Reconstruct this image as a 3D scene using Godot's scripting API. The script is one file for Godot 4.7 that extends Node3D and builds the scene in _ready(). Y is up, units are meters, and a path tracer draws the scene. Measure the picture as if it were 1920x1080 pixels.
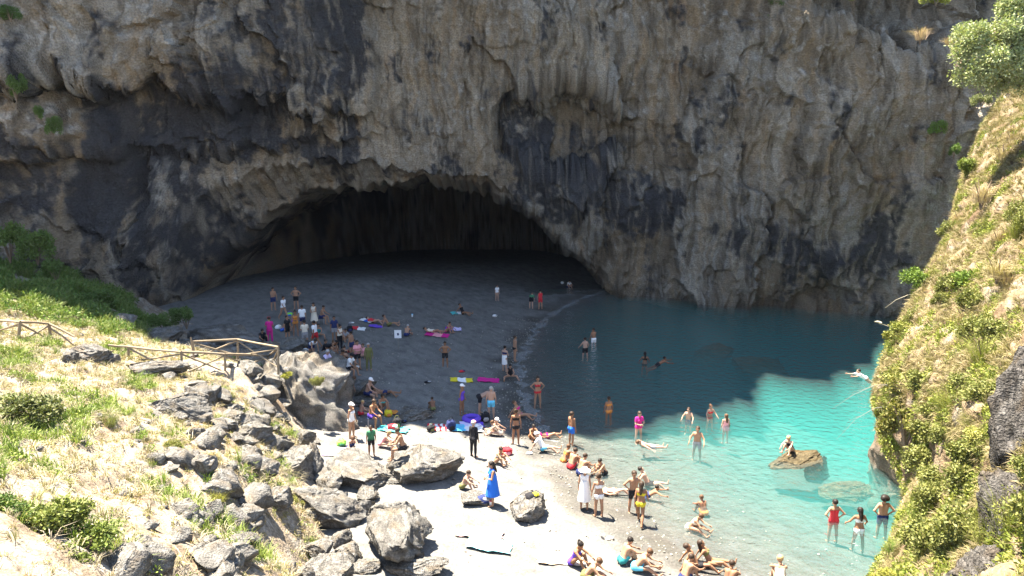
extends Node3D
# A cove under an overhanging limestone cliff: a cave beach in shade, turquoise water, a dry slope on the left and a scrubby bank on the right.
# Units are metres. x runs to the right, z towards the viewer; most tables give depth d = -z. The sea is at y = 0.

const SUN_TRAVEL := Vector3(0.50, -1.70, 0.33)
var cache := {}
var used := {}
var rng := RandomNumberGenerator.new()

# ------------------------------------------------------------------ helpers
func lin(r: float, g: float, b: float) -> Color:
	return Color(r, g, b).linear_to_srgb()

func nz(sd: int, freq: float, octaves := 3, ridged := false) -> FastNoiseLite:
	var n := FastNoiseLite.new()
	n.seed = sd
	n.frequency = freq
	n.noise_type = FastNoiseLite.TYPE_SIMPLEX_SMOOTH
	n.fractal_type = FastNoiseLite.FRACTAL_RIDGED if ridged else FastNoiseLite.FRACTAL_FBM
	n.fractal_octaves = octaves
	return n

func grain(sd: int, freq: float, lo: Color, hi: Color, size := 512) -> NoiseTexture2D:
	var t := NoiseTexture2D.new()
	t.width = size
	t.height = size
	t.seamless = true
	t.noise = nz(sd, freq, 5)
	var g := Gradient.new()
	g.set_color(0, lo)
	g.set_color(1, hi)
	t.color_ramp = g
	return t

func paint(key: String, col: Color, rough := 0.85) -> StandardMaterial3D:
	if not cache.has(key):
		var m := StandardMaterial3D.new()
		m.resource_name = key
		m.albedo_color = col
		m.roughness = rough
		m.metallic_specular = 0.3
		cache[key] = m
	return cache[key]

func earthy(key: String, col: Color, sd: int, scale: float, lo: float, relief: float, rough := 0.95) -> StandardMaterial3D:
	if not cache.has(key):
		var m := paint(key, col, rough)
		m.vertex_color_use_as_albedo = true
		m.albedo_texture = grain(sd, 0.02, Color(lo, lo, lo), Color(1, 1, 1))
		m.heightmap_enabled = relief > 0.0
		m.heightmap_texture = grain(sd + 1, 0.025, Color.BLACK, Color.WHITE)
		m.heightmap_scale = relief
		m.uv1_triplanar = true
		m.uv1_world_triplanar = true
		m.uv1_scale = Vector3.ONE * scale
		m.metallic_specular = 0.2
	return cache[key]

func numbered(called: String) -> String:
	used[called] = used.get(called, -1) + 1
	return called if used[called] == 0 else "%s_%03d" % [called, used[called]]

func tag(o: Node, label: String, category: String, group := "") -> void:
	o.set_meta("label", label)
	o.set_meta("category", category)
	if group: o.set_meta("group", group)

func put(called: String, m: Mesh, mat: Material, parent: Node = null) -> MeshInstance3D:
	var o := MeshInstance3D.new()
	o.name = called if parent else numbered(called)
	o.mesh = m
	o.material_override = mat
	(parent if parent else self).add_child(o, true)
	return o

func thing(called: String, at: Vector3, turn := 0.0) -> Node3D:
	var o := Node3D.new()
	o.name = numbered(called)
	add_child(o)
	o.position = at
	o.rotation.y = turn
	return o

func kind(o: Node, k: String) -> Node:
	o.set_meta("kind", k)
	return o

func mesh_of(v: PackedVector3Array, idx: PackedInt32Array, nrm = null, col = null) -> ArrayMesh:
	var a := []
	a.resize(Mesh.ARRAY_MAX)
	a[Mesh.ARRAY_VERTEX] = v
	a[Mesh.ARRAY_INDEX] = idx
	if nrm == null:
		nrm = PackedVector3Array()
		nrm.resize(v.size())
		for k in range(0, idx.size(), 3):
			var n := (v[idx[k + 2]] - v[idx[k]]).cross(v[idx[k + 1]] - v[idx[k]])
			nrm[idx[k]] += n
			nrm[idx[k + 1]] += n
			nrm[idx[k + 2]] += n
		for k in v.size(): nrm[k] = nrm[k].normalized()
	a[Mesh.ARRAY_NORMAL] = nrm
	if col != null: a[Mesh.ARRAY_COLOR] = col
	var m := ArrayMesh.new()
	m.add_surface_from_arrays(Mesh.PRIMITIVE_TRIANGLES, a)
	return m

# a sheet of nu x nv points, row by row (index = j * nu + i); flip turns its face
func sheet(v: PackedVector3Array, nu: int, nv: int, col, flip := false) -> ArrayMesh:
	var nrm := PackedVector3Array()
	nrm.resize(v.size())
	for j in nv:
		var a := maxi(j - 1, 0) * nu
		var b := mini(j + 1, nv - 1) * nu
		for i in nu:
			var du := v[j * nu + mini(i + 1, nu - 1)] - v[j * nu + maxi(i - 1, 0)]
			var n := du.cross(v[b + i] - v[a + i]).normalized()
			nrm[j * nu + i] = -n if flip else n
	var idx := PackedInt32Array()
	idx.resize((nu - 1) * (nv - 1) * 6)
	var k := 0
	for j in nv - 1:
		for i in nu - 1:
			var p := j * nu + i
			var q := p + nu
			idx[k] = p
			idx[k + 1] = q if not flip else p + 1
			idx[k + 2] = p + 1 if not flip else q
			idx[k + 3] = p + 1
			idx[k + 4] = q if not flip else q + 1
			idx[k + 5] = q + 1 if not flip else q
			k += 6
	return mesh_of(v, idx, nrm, col)

func table(t: Array, x: float) -> float:
	if x <= t[0][0]: return t[0][1]
	for k in range(1, t.size()):
		if x < t[k][0]:
			return lerpf(t[k - 1][1], t[k][1], (x - t[k - 1][0]) / (t[k][0] - t[k - 1][0]))
	return t[-1][1]

# the table smoothed over a window
func soft(t: Array, x: float, w: float) -> float:
	return (table(t, x - w) + 2.0 * table(t, x - w * 0.5) + 2.0 * table(t, x) + 2.0 * table(t, x + w * 0.5) + table(t, x + w)) / 8.0

# ------------------------------------------------------------------ the lie of the land
const SHORE := [[10, 14], [15, 11], [18, 9.4], [22.6, 6.9], [23.9, 6.15], [26, 4.82], [27.9, 3.86], [30.4, 2.9], [34, 2.06], [36, 1.36], [39.2, 0.74], [46.3, 0.52], [51.5, 0.95], [58, 2.13], [64, 4.2], [69.7, 7.1], [73.2, 10.1], [80, 16], [100, 30]]
const HILL := [[-8.28, 11.0, 0.00134], [-7.24, 14.0, -0.01227], [-5.86, 17.0, 0.10964], [-11.0, 15.0, 0.00422], [-9.58, 19.0, -0.03631], [-7.73, 22.0, 0.15624], [-15.1, 21.0, 0.0084], [-12.86, 26.0, -0.00781], [-11.15, 28.0, 0.01117], [-20.54, 29.0, 0.01654], [-19.94, 33.0, -0.00532], [-14.74, 31.5, -0.06001], [-11.63, 32.6, 0.22943], [-25.29, 36.0, 0.00526], [-20.12, 38.0, 0.01649], [-29.29, 42.0, 0.00278], [-25.37, 43.0, 0.02903], [-19.06, 41.0, -0.03912], [-19.82, 21.0, -0.01872], [-8.89, 9.0, -0.00413], [-33.24, 36.0, -0.02333], [-6.17, 8.0, 0.02239], [-5.57, 10.5, -0.00588], [-4.81, 13.0, -0.02115], [-7.77, 31.99, 0.0617], [-7.54, 26.55, -0.02006], [-6.54, 24.1, -0.06649], [-5.57, 22.25, -0.04813], [-4.71, 19.04, -0.13298], [-5.49, 36.19, 0.02775], [-4.61, 29.9, -0.01559], [-3.14, 25.01, 0.03691], [-2.27, 20.13, 0.01547], [-7.56, 42.05, -0.02322], [-14.0, 40.0, -0.00475], [-11.0, 40.0, 0.04388], [-15.0, 46.0, 0.0214], [-22.0, 48.0, -0.02762], [-30.0, 50.0, 0.00212], [-38.0, 44.0, 0.00747], [-40.0, 30.0, 0.00084], [-12.0, 52.0, 0.00087], [-2.0, 44.0, 0.00616], [-9.2, 33.5, -0.10334], [-9.0, 36.5, -0.0467], [-10.6, 32.4, -0.11459], [-17.5, 44.0, 5e-05]]
const HILL_TILT := [-2.10654, -0.30801, -0.21918]
var swell := nz(41, 0.05, 3)
var lumps := nz(42, 0.35, 4)

func shore_side(x: float, d: float) -> float:  # metres inland of the waterline, negative at sea
	var g := (table(SHORE, d + 1.0) - table(SHORE, d - 1.0)) * 0.5
	return (table(SHORE, d) - x) / sqrt(1.0 + g * g)

func beach_height(x: float, d: float) -> float:
	var q := shore_side(x, d)
	if q >= 0.0:
		q = minf(q, 17.0)
		return 0.05 * q + 0.004 * q * q - 1.7 * smoothstep(63.0, 90.0, d) * smoothstep(0.0, 6.0, q) - maxf(0.0, d - 88.0) * 0.10
	return -minf(5.5, -0.11 * q + 0.0045 * q * q)

func hill_height(x: float, d: float) -> float:
	var h: float = HILL_TILT[0] + HILL_TILT[1] * x + HILL_TILT[2] * d
	for c in HILL:
		var r2: float = (x - c[0]) * (x - c[0]) + (d - c[1]) * (d - c[1])
		if r2 > 0.0: h += c[2] * r2 * log(r2) * 0.5
	return h

func hill_rough(x: float, d: float) -> float:
	return hill_height(x, d) + hill_bumps(x, d)

func hill_bumps(x: float, d: float) -> float:
	return lumps.get_noise_2d(x, d) * 0.32 + lumps.get_noise_2d(x * 3.7, d * 3.7) * 0.12

# ------------------------------------------------------------------ the scene
func _ready() -> void:
	rng.seed = 20240
	var cam := Camera3D.new()
	cam.name = "camera"
	cam.fov = 42.18
	cam.near = 0.1
	cam.far = 600.0
	add_child(cam)
	cam.position = Vector3(0, 14, 0)
	cam.rotation_degrees = Vector3(-10.7, 0, 0)
	cam.current = true

	var env := Environment.new()
	env.background_mode = Environment.BG_SKY
	var sky := Sky.new()
	var air := ProceduralSkyMaterial.new()
	air.sky_top_color = lin(0.20, 0.29, 0.47)
	air.sky_horizon_color = lin(0.50, 0.55, 0.61)
	air.sky_curve = 0.12
	air.ground_bottom_color = lin(0.12, 0.14, 0.15)
	air.ground_horizon_color = lin(0.4, 0.46, 0.52)
	air.sun_angle_max = 12.0
	air.sky_energy_multiplier = 0.78
	sky.sky_material = air
	env.sky = sky
	env.tonemap_mode = Environment.TONE_MAPPER_LINEAR
	env.tonemap_exposure = 7.0
	env.sdfgi_enabled = true
	env.ssao_enabled = true
	env.ssil_enabled = true
	env.fog_enabled = true
	env.fog_density = 0.00005
	env.fog_light_color = Color(0.82, 0.90, 1.0)
	env.volumetric_fog_enabled = true
	env.volumetric_fog_density = 0.0
	var around := WorldEnvironment.new()
	around.name = "environment"
	around.environment = env
	add_child(around)

	var sun := DirectionalLight3D.new()
	sun.name = "sun"
	sun.light_energy = 1.6
	sun.light_color = Color(1.0, 0.955, 0.88)
	sun.light_angular_distance = 0.5
	sun.shadow_enabled = true
	add_child(sun)
	sun.look_at_from_position(Vector3.ZERO, SUN_TRAVEL, Vector3.UP)

	build_beach()
	build_water()
	build_wash_sheen()
	build_cliff()
	build_hillside()
	build_bank()
	build_rocks()
	build_fences()
	build_ground_cover()
	build_pebbles()
	build_shrubs()
	build_tree()
	build_people()
	build_things()

# ------------------------------------------------------------------ beach and sea bed
func build_beach() -> void:
	var nu := 330
	var nv := 300
	var v := PackedVector3Array()
	v.resize(nu * nv)
	var col := PackedColorArray()
	col.resize(nu * nv)
	var patch := nz(7, 0.22, 4)
	var step := nz(8, 0.9, 3)
	var cusp := nz(9, 0.35, 2)
	for j in nv:
		var d := lerpf(16.0, 145.0, pow(j / float(nv - 1), 1.6))
		for i in nu:
			var x := lerpf(-34.0, 62.0, i / float(nu - 1))
			var q := shore_side(x, d) + cusp.get_noise_2d(x * 0.4, d) * 0.9
			var y := beach_height(x, d)
			var near := exp(-q * q / 8.0)
			y += cusp.get_noise_2d(x * 0.4, d) * 0.07 * near
			y += step.get_noise_2d(x, d) * (0.07 if q > 0.6 else 0.03) + patch.get_noise_2d(x, d) * 0.06 * (1.0 - near)
			v[j * nu + i] = Vector3(x, y, -d)
			# dry pale sand inland, a dark wet strip with ragged edges along the water, pebbly patches
			var wet := smoothstep(2.3, 0.8, q + patch.get_noise_2d(x * 1.5, d * 1.5) * 1.3)
			var peb := smoothstep(0.05, 0.4, step.get_noise_2d(x * 2.0 + 50.0, d * 2.0))
			var c := Color(0.185, 0.18, 0.17).lerp(Color(0.088, 0.084, 0.075), wet * 0.95)
			c = c.lerp(Color(0.11, 0.108, 0.105), peb * 0.6)
			c *= 1.0 + patch.get_noise_2d(x * 2.3 + 80.0, d * 2.3) * 0.25 + step.get_noise_2d(x * 4.0, d * 4.0) * 0.2
			col[j * nu + i] = c
	kind(put("beach", sheet(v, nu, nv, col, true), earthy("sand", Color.WHITE, 300, 0.55, 0.80, 3.0)), "structure")

func build_water() -> void:
	var nu := 2
	var v := PackedVector3Array([Vector3(-4, 0, -74), Vector3(66, 0, -74), Vector3(-4, 0, -12), Vector3(66, 0, -12)])
	var m := paint("water_skin", lin(0.6, 0.8, 0.8), 0.06)
	m.albedo_color.a = 0.02
	m.transparency = BaseMaterial3D.TRANSPARENCY_ALPHA
	m.metallic_specular = 0.5
	m.heightmap_enabled = true
	m.heightmap_texture = grain(310, 0.012, Color.BLACK, Color.WHITE)
	m.heightmap_scale = 7.0
	m.uv1_triplanar = true
	m.uv1_world_triplanar = true
	m.uv1_scale = Vector3.ONE * 0.28
	kind(put("water", sheet(v, nu, 2, null), m), "structure")
	var body := FogVolume.new()
	body.name = "water_depth"
	body.size = Vector3(68, 6.5, 61)
	body.position = Vector3(31, -3.27, -43.3)
	var f := FogMaterial.new()
	f.albedo = lin(0.04, 0.56, 0.53)
	f.density = 0.155
	body.material = f
	add_child(body)
	kind(body, "structure")

# pale ribbon along the waterline: thin wash with sky sheen painted into its colour
func build_wash_sheen() -> void:
	var lap := nz(33, 0.22, 3)
	var v := PackedVector3Array()
	var n := 420
	for k in n:
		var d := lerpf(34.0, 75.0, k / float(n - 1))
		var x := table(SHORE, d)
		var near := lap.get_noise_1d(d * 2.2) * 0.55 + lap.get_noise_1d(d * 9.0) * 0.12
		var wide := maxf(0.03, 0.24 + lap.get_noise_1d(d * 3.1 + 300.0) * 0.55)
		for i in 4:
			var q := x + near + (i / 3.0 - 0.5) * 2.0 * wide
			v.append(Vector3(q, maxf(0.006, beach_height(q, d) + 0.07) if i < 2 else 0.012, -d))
	var m := paint("wash_foam_sheen", lin(0.42, 0.45, 0.47), 0.6)
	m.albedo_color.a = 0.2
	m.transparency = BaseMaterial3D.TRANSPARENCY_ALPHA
	kind(put("wave_wash_sheen", sheet(v, 4, n, null, false), m), "structure")

# ------------------------------------------------------------------ cliff and cave
const FACE_AT := [[-56, 43], [-45, 44.5], [-36, 46], [-31, 48.5], [-28.5, 53], [-26, 56.5], [-22, 58.5], [-16, 61.5], [-10, 64.5], [-5, 66], [0, 67.5], [5, 69.5], [9, 70.5], [12, 69.5], [16, 67], [22, 64], [30, 61], [38, 57.5], [46, 53], [60, 46]]
const ARCH_IN := [[-60, -2.5], [-27.8, -2.2], [-26.2, 2.0], [-23.7, 5.6], [-20.8, 8.5], [-17.0, 10.4], [-12.1, 10.9], [-7.9, 11.4], [-5, 11.1], [-3, 11], [0.5, 9.3], [4, 6], [6, 4.1], [8.2, 2.4], [9.6, 0.0], [11, -2.0], [60, -2.5]]
const ARCH_OUT := [[-60, -1.5], [-28.2, -1.0], [-26.5, 3.4], [-25.7, 6.4], [-24.9, 8.6], [-23.6, 10.6], [-20.2, 12.2], [-17.2, 12.7], [-14.2, 12.9], [-10.8, 12.4], [-7.9, 11.7], [-5, 11.5], [-3, 11.5], [0.5, 9.8], [4, 6.5], [6, 4.6], [8.2, 2.9], [9.6, 1.0], [11, 0.8], [60, 0.8]]
const LIP := [[-60, 0.6], [-28, 1.0], [-25, 3.0], [-20, 3.6], [-14, 3.0], [-9, 1.4], [-5, 0.9], [8, 0.9], [12, 1.6], [60, 1.6]]
const BROW := [[-56, 52], [-42, 50], [-31.6, 45.5], [-21, 42.6], [-10, 43.2], [-5, 45.5], [0, 48.8], [3, 52.5], [9, 54], [14, 60], [19, 68], [60, 70]]
const STAINS := [[0, -19.7, 17.4, 5.1, 3.0, 1.0], [0, -24.9, 15.6, 6.1, 3.2, 0.85], [0, -27.5, 8.5, 4.6, 3.9, 0.75], [0, -28.4, 12.0, 3.4, 2.3, 0.6], [0, -13.3, 20.1, 2.0, 2.7, 0.9], [0, -16.5, 23.1, 3.9, 2.2, 0.9], [0, -22.6, 5.6, 2.9, 2.5, 0.8], [0, -15.5, 13.6, 2.6, 1.3, 0.7], [0, -11.2, 24.8, 2.3, 1.4, 0.6], [0, 1.9, 19.3, 3.4, 1.5, 0.4], [0, 3.9, 14.3, 3.9, 3.4, 0.75], [0, 8.5, 10.4, 5.5, 2.5, 0.8], [0, 0.0, 11.5, 2.4, 1.9, 0.6], [0, 11.9, 6.4, 4.0, 3.0, 0.7], [0, 17.1, 14.7, 2.4, 2.8, 0.5], [0, 24.2, 4.4, 5.0, 3.2, 0.7], [0, 30.6, 5.6, 2.2, 2.6, 0.7], [0, -7.3, 11.8, 3.7, 0.8, 0.5], [0, -29.0, 18.1, 2.2, 1.5, 0.5], [0, 15.1, 22.8, 1.4, 2.9, 0.4], [0, -4.0, 22.2, 1.9, 1.4, 0.5], [1, -8.9, 18.6, 5.5, 5.5, 1], [1, -5.0, 15.6, 3.3, 3.3, 0.9], [1, -11.5, 15.1, 3.6, 2.3, 0.8], [1, -20.9, 20.5, 1.2, 2.7, 1], [1, -15.6, 16.5, 1.8, 2.0, 1], [1, -21.1, 11.8, 4.2, 1.9, 0.9], [1, -18.2, 12.6, 2.6, 1.3, 0.8], [1, -23.6, 8.6, 1.0, 3.7, 0.8], [1, -26.9, 19.4, 1.6, 2.3, 0.8], [1, -26.1, 4.2, 0.8, 2.4, 0.5], [1, 14.0, 21.1, 2.9, 5.3, 0.6], [1, 19.6, 14.2, 2.8, 4.2, 0.6], [1, 25.8, 18.5, 4.0, 4.4, 0.5], [1, 31.0, 16.7, 3.4, 5.2, 0.7], [1, 18.4, 5.9, 5.6, 4.2, 0.5], [1, 27.5, 7.3, 3.1, 3.1, 0.5], [1, 1.9, 22.4, 9.7, 2.4, 0.6], [1, -17.3, 9.6, 5.2, 2.2, 0.5], [1, 9.1, 23.6, 4.0, 2.5, 0.6], [1, -27.1, 21.5, 2.3, 1.9, 0.4], [2, -29.1, 21.3, 1.1, 0.9, 1.2], [2, -30.3, 21.1, 2.5, 1.4, 0.6], [2, -24.4, 22.2, 3.6, 1.8, 0.7], [2, 23.3, 21.6, 1.3, 1.8, 0.9], [2, 18.1, 25.2, 2.1, 0.9, 1], [2, -30.7, 13.8, 1.4, 1.7, 0.8], [2, -20.7, 19.0, 0.8, 2.1, 0.6], [2, -28.2, 14.6, 2.3, 1.5, 0.5], [2, 8.0, 26.1, 4.0, 1.0, 0.5], [2, 28.1, 21.6, 2.2, 1.7, 0.4], [2, -30.5, 17.8, 2.1, 1.4, 0.5], [2, -28.8, 15.4, 2.6, 1.3, 0.6], [2, -28.9, 10.2, 1.5, 2.6, 0.4], [2, -21.1, 12.2, 2.9, 1.7, 0.4], [2, 28.9, 24.0, 2.6, 1.3, 0.5], [3, 13.5, 22.5, 2.9, 4.4, 0.8], [3, 13.3, 16.1, 1.0, 2.9, 0.7], [3, 19.6, 20.4, 1.8, 2.8, 0.6], [3, 18.8, 12.9, 1.9, 3.7, 0.6], [3, -10.1, 21.1, 2.7, 2.7, 0.5], [3, -15.8, 22.8, 1.3, 2.2, 0.3], [3, -26.6, 19.1, 1.0, 2.0, 0.5], [3, 30.3, 13.0, 2.6, 2.2, 0.6], [3, 32.2, 14.6, 1.7, 2.6, 0.5], [3, -25.2, 23.9, 4.8, 0.8, 0.5], [3, -2.7, 23.5, 2.8, 1.4, 0.5], [3, 24.0, 11.6, 2.7, 2.7, 0.3]]
var stain_grid: PackedFloat32Array
const SGX := 113
const SGY := 34

func stains_at(x: float, y: float, out: PackedFloat32Array) -> void:
	var gx := clampf(x + 54.0, 0.0, SGX - 1.001)
	var gy := clampf(y + 3.0, 0.0, SGY - 1.001)
	var i := int(gx)
	var j := int(gy)
	var fx := gx - i
	var fy := gy - j
	for c in 4:
		var p := ((j * SGX) + i) * 4 + c
		out[c] = lerpf(lerpf(stain_grid[p], stain_grid[p + 4], fx), lerpf(stain_grid[p + SGX * 4], stain_grid[p + SGX * 4 + 4], fx), fy)

func build_cliff() -> void:
	stain_grid.resize(SGX * SGY * 4)
	for j in SGY:
		for i in SGX:
			for s in STAINS:
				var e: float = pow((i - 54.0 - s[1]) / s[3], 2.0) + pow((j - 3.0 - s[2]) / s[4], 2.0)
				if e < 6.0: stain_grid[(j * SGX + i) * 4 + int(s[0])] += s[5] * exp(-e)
	var nu := 1040
	var inner := 46
	var lip := 16
	var face := 225
	var brow := 18
	var nv := inner + lip + face + brow + 2
	var v := PackedVector3Array()
	v.resize(nu * nv)
	var col := PackedColorArray()
	col.resize(nu * nv)
	var big := nz(11, 0.055, 3)
	var mid := nz(12, 0.22, 4, true)
	var flute := nz(13, 0.55, 3, true)
	var drip := nz(14, 0.9, 3)
	var fine := nz(15, 1.5, 4)
	var facet := nz(16, 0.16, 1)
	facet.noise_type = FastNoiseLite.TYPE_CELLULAR
	facet.fractal_type = FastNoiseLite.FRACTAL_NONE
	facet.cellular_return_type = FastNoiseLite.RETURN_CELL_VALUE
	var tone := nz(17, 0.16, 4)
	var streak := nz(18, 0.5, 4)
	var st := PackedFloat32Array([0, 0, 0, 0])
	var pd := PackedFloat32Array()
	var py := PackedFloat32Array()
	pd.resize(nv)
	py.resize(nv)
	for i in nu:
		var x := lerpf(-55.0, 59.0, i / float(nu - 1))
		var fd := soft(FACE_AT, x, 2.5)
		var yi := soft(ARCH_IN, x, 0.7) + fine.get_noise_2d(x * 0.5, 3.0) * 0.7
		var yo := maxf(soft(ARCH_OUT, x, 0.7) + fine.get_noise_2d(x * 0.6, 9.0) * 0.8, yi + 0.25)
		var dl := soft(LIP, x, 2.0)
		var deep := 0.3 + 70.0 * sqrt(maxf(0.0, 1.0 - pow(absf(x + 8.3) / 17.9, 4.0)))
		var bd := soft(BROW, x, 1.5) + big.get_noise_2d(x * 3.0, 77.0) * 2.6 + mid.get_noise_2d(x * 1.6, 7.0) * 0.9
		var flat := (1.0 if x > -26.0 and x < 10.0 else 0.0)
		# the column's profile, from the back of the cave up to the brow
		for j in nv:
			var d: float
			var y: float
			if j < inner:
				var w := j / float(inner)
				var back := fd + dl + deep
				var top := yi + minf(2.5, deep * 0.06) * flat
				if w < 0.35:
					y = lerpf(minf(-1.0 - 13.0 * flat, yi - 0.5), top, w / 0.35)
					d = back - 1.2 * w * flat
				else:
					var k := (w - 0.35) / 0.65
					d = lerpf(back - 0.4 * flat, fd + dl, k)
					y = lerpf(top, yi, smoothstep(0.0, 1.0, k))
			elif j < inner + lip:
				var k := (j - inner) / float(lip)
				d = fd + dl * (1.0 - pow(k, 1.4))
				y = lerpf(yi, yo, k)
			elif j < inner + lip + face:
				var k := (j - inner - lip) / float(face - 1)
				y = lerpf(yo, 27.5, k)
				d = fd - (y - 4.0) * 0.035
				# a hollow over the cave's right shoulder, ledges on the left, a setback at the top right
				var e := pow((x - 4.5) / 6.2, 2.0) + pow((y - 15.5) / 4.4, 2.0)
				d += 2.4 * smoothstep(1.2, 0.3, e + tone.get_noise_2d(x, y) * 0.5)
				if x < -8.0:
					var side := smoothstep(-9.0, -16.0, x)
					d -= side * 2.2 * smoothstep(-0.35, 0.5, y - 17.3 + (x + 24.0) * 0.16 - mid.get_noise_2d(x, y * 0.4) * 1.6)
					d -= side * 1.1 * smoothstep(-0.3, 0.3, y - 13.3 - (x + 24.0) * 0.08 - mid.get_noise_2d(x + 40.0, y * 0.4) * 1.2)
				if x > 22.0:
					d += smoothstep(23.0, 27.0, x) * 5.0 * smoothstep(-0.4, 3.2, y - 21.9 - tone.get_noise_2d(x * 2.0, y) * 1.6 + (x - 28.0) * 0.26)
			elif j < inner + lip + face + brow:
				var k := (j - inner - lip - face + 1) / float(brow)
				y = lerpf(27.5, 44.0, pow(k, 0.85))
				d = lerpf(fd - 0.8, bd, pow(k, 1.3))
			else:
				d = bd + 22.0 * (j - inner - lip - face - brow + 1)
				y = 45.5
			pd[j] = d
			py[j] = y
		for j in nv:
			var td := pd[mini(j + 1, nv - 1)] - pd[maxi(j - 1, 0)]
			var ty := py[mini(j + 1, nv - 1)] - py[maxi(j - 1, 0)]
			var l := maxf(sqrt(td * td + ty * ty), 1e-5)
			var nd := -ty / l
			var ny := td / l
			var d := pd[j]
			var y := py[j]
			stains_at(x, y, st)
			var fl := clampf(0.30 + st[1] * 0.8 - smoothstep(-14.0, -24.0, x) * 0.25, 0.06, 1.0)
			var wob := tone.get_noise_2d(x * 0.6, y * 0.6) * 1.8
			var wx := x + tone.get_noise_3d(x * 1.3, y * 1.3, d + 60.0) * 1.6
			var wy := y + tone.get_noise_3d(x * 1.3, y * 1.3, d - 60.0) * 1.6
			var f1 := flute.get_noise_3d((x + wob * 0.5) * 0.85, y * 0.11, d * 0.3)
			var f2 := drip.get_noise_3d((x + wob * 0.3) * 1.9, y * 0.25, d * 0.6)
			var m1 := mid.get_noise_3d(x * 0.8, y * 0.6, d)
			var slab := facet.get_noise_3d(wx, wy * 0.62 + wx * 0.22, d * 0.5)
			var chip := facet.get_noise_3d(wx * 2.7 + 50.0, wy * 1.9, d)
			var clear := 1.0
			if j >= inner and flat > 0.0: clear = lerpf(0.22, 1.0, smoothstep(0.0, 4.5, y - yo))
			var disp := big.get_noise_3d(x, y, d) * 2.3 + (m1 - 0.1) * 0.6
			disp += fl * (f1 * 0.6 + f2 * 0.42) + (1.15 - fl) * (slab * 1.05 + chip * 0.45)
			disp = disp * clear + fine.get_noise_3d(x, y * 0.7, d) * 0.26
			if j < inner: disp *= 0.6 * minf(1.0, deep / 4.0)
			var side := drip.get_noise_3d(x * 0.7, y * 0.5, d + 30.0) * 0.2
			v[j * nu + i] = Vector3(x + side, y + ny * disp, -(d + nd * disp))
			# rock colours: grey-brown limestone, black water stains, warm flowstone, pale fresh rock
			var t1 := tone.get_noise_3d(x * 0.8, y * 0.8, d)
			var s1 := streak.get_noise_3d((x + wob * 0.4) * 1.1, y * 0.13, d * 0.3)
			var s2 := streak.get_noise_3d((x + wob * 0.4) * 4.0 + 70.0, y * 0.4, 5.0)
			var p1 := fine.get_noise_3d(x * 0.8 + 31.0, y * 0.8, d)
			var blot := tone.get_noise_3d(x * 2.2 + 17.0, y * 1.5, d)
			var c := Color(0.33, 0.272, 0.205).lerp(Color(0.42, 0.40, 0.365), clampf(0.5 + t1 * 1.7 + p1 * 0.7 + slab * 0.5, 0.0, 1.0))
			c = c.lerp(Color(0.52, 0.43, 0.32), clampf(st[1] * (0.7 + s1 * 1.3 + s2 * 1.0), 0.0, 1.0))
			c = c.lerp(Color(0.50, 0.31, 0.165), clampf(st[3] * (0.5 + s1 * 1.8 + s2 * 0.9) + (s1 + blot - 0.55) * 0.8, 0.0, 0.8))
			c = c.lerp(Color(0.66, 0.64, 0.60), clampf(st[2] * (0.55 + p1 * 2.2 + t1 * 1.2) + (p1 + chip * 0.2 - 0.34) * 2.0, 0.0, 0.9))
			var s3 := streak.get_noise_3d((x + wob * 0.6) * 2.3 + 20.0, y * 0.22, d * 0.4)
			c = c.lerp(Color(0.17, 0.14, 0.108), clampf((s2 * 0.8 + s3 * 1.1 + blot * 0.5 - 0.02) * 2.3, 0.0, 0.85))
			c = c.lerp(Color(0.50, 0.36, 0.22), clampf((-s3 - 0.14) * 1.6, 0.0, 0.5))
			c = c.lerp(Color(0.64, 0.585, 0.50), clampf((s1 + chip * 0.15 - 0.2) * 2.2, 0.0, 0.7))
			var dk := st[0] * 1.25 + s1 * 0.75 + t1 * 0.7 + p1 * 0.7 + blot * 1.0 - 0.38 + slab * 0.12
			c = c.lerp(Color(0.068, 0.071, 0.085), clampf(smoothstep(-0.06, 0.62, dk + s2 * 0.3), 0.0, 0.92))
			c = c.lerp(Color(0.58, 0.51, 0.41), clampf((s2 - 0.10) * 2.4 * fl, 0.0, 0.65))
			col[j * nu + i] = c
	kind(put("cliff", sheet(v, nu, nv, col, false), earthy("cliff_rock", lin(0.87, 0.85, 0.80), 320, 0.5, 0.62, 14.0)), "structure")

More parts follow.
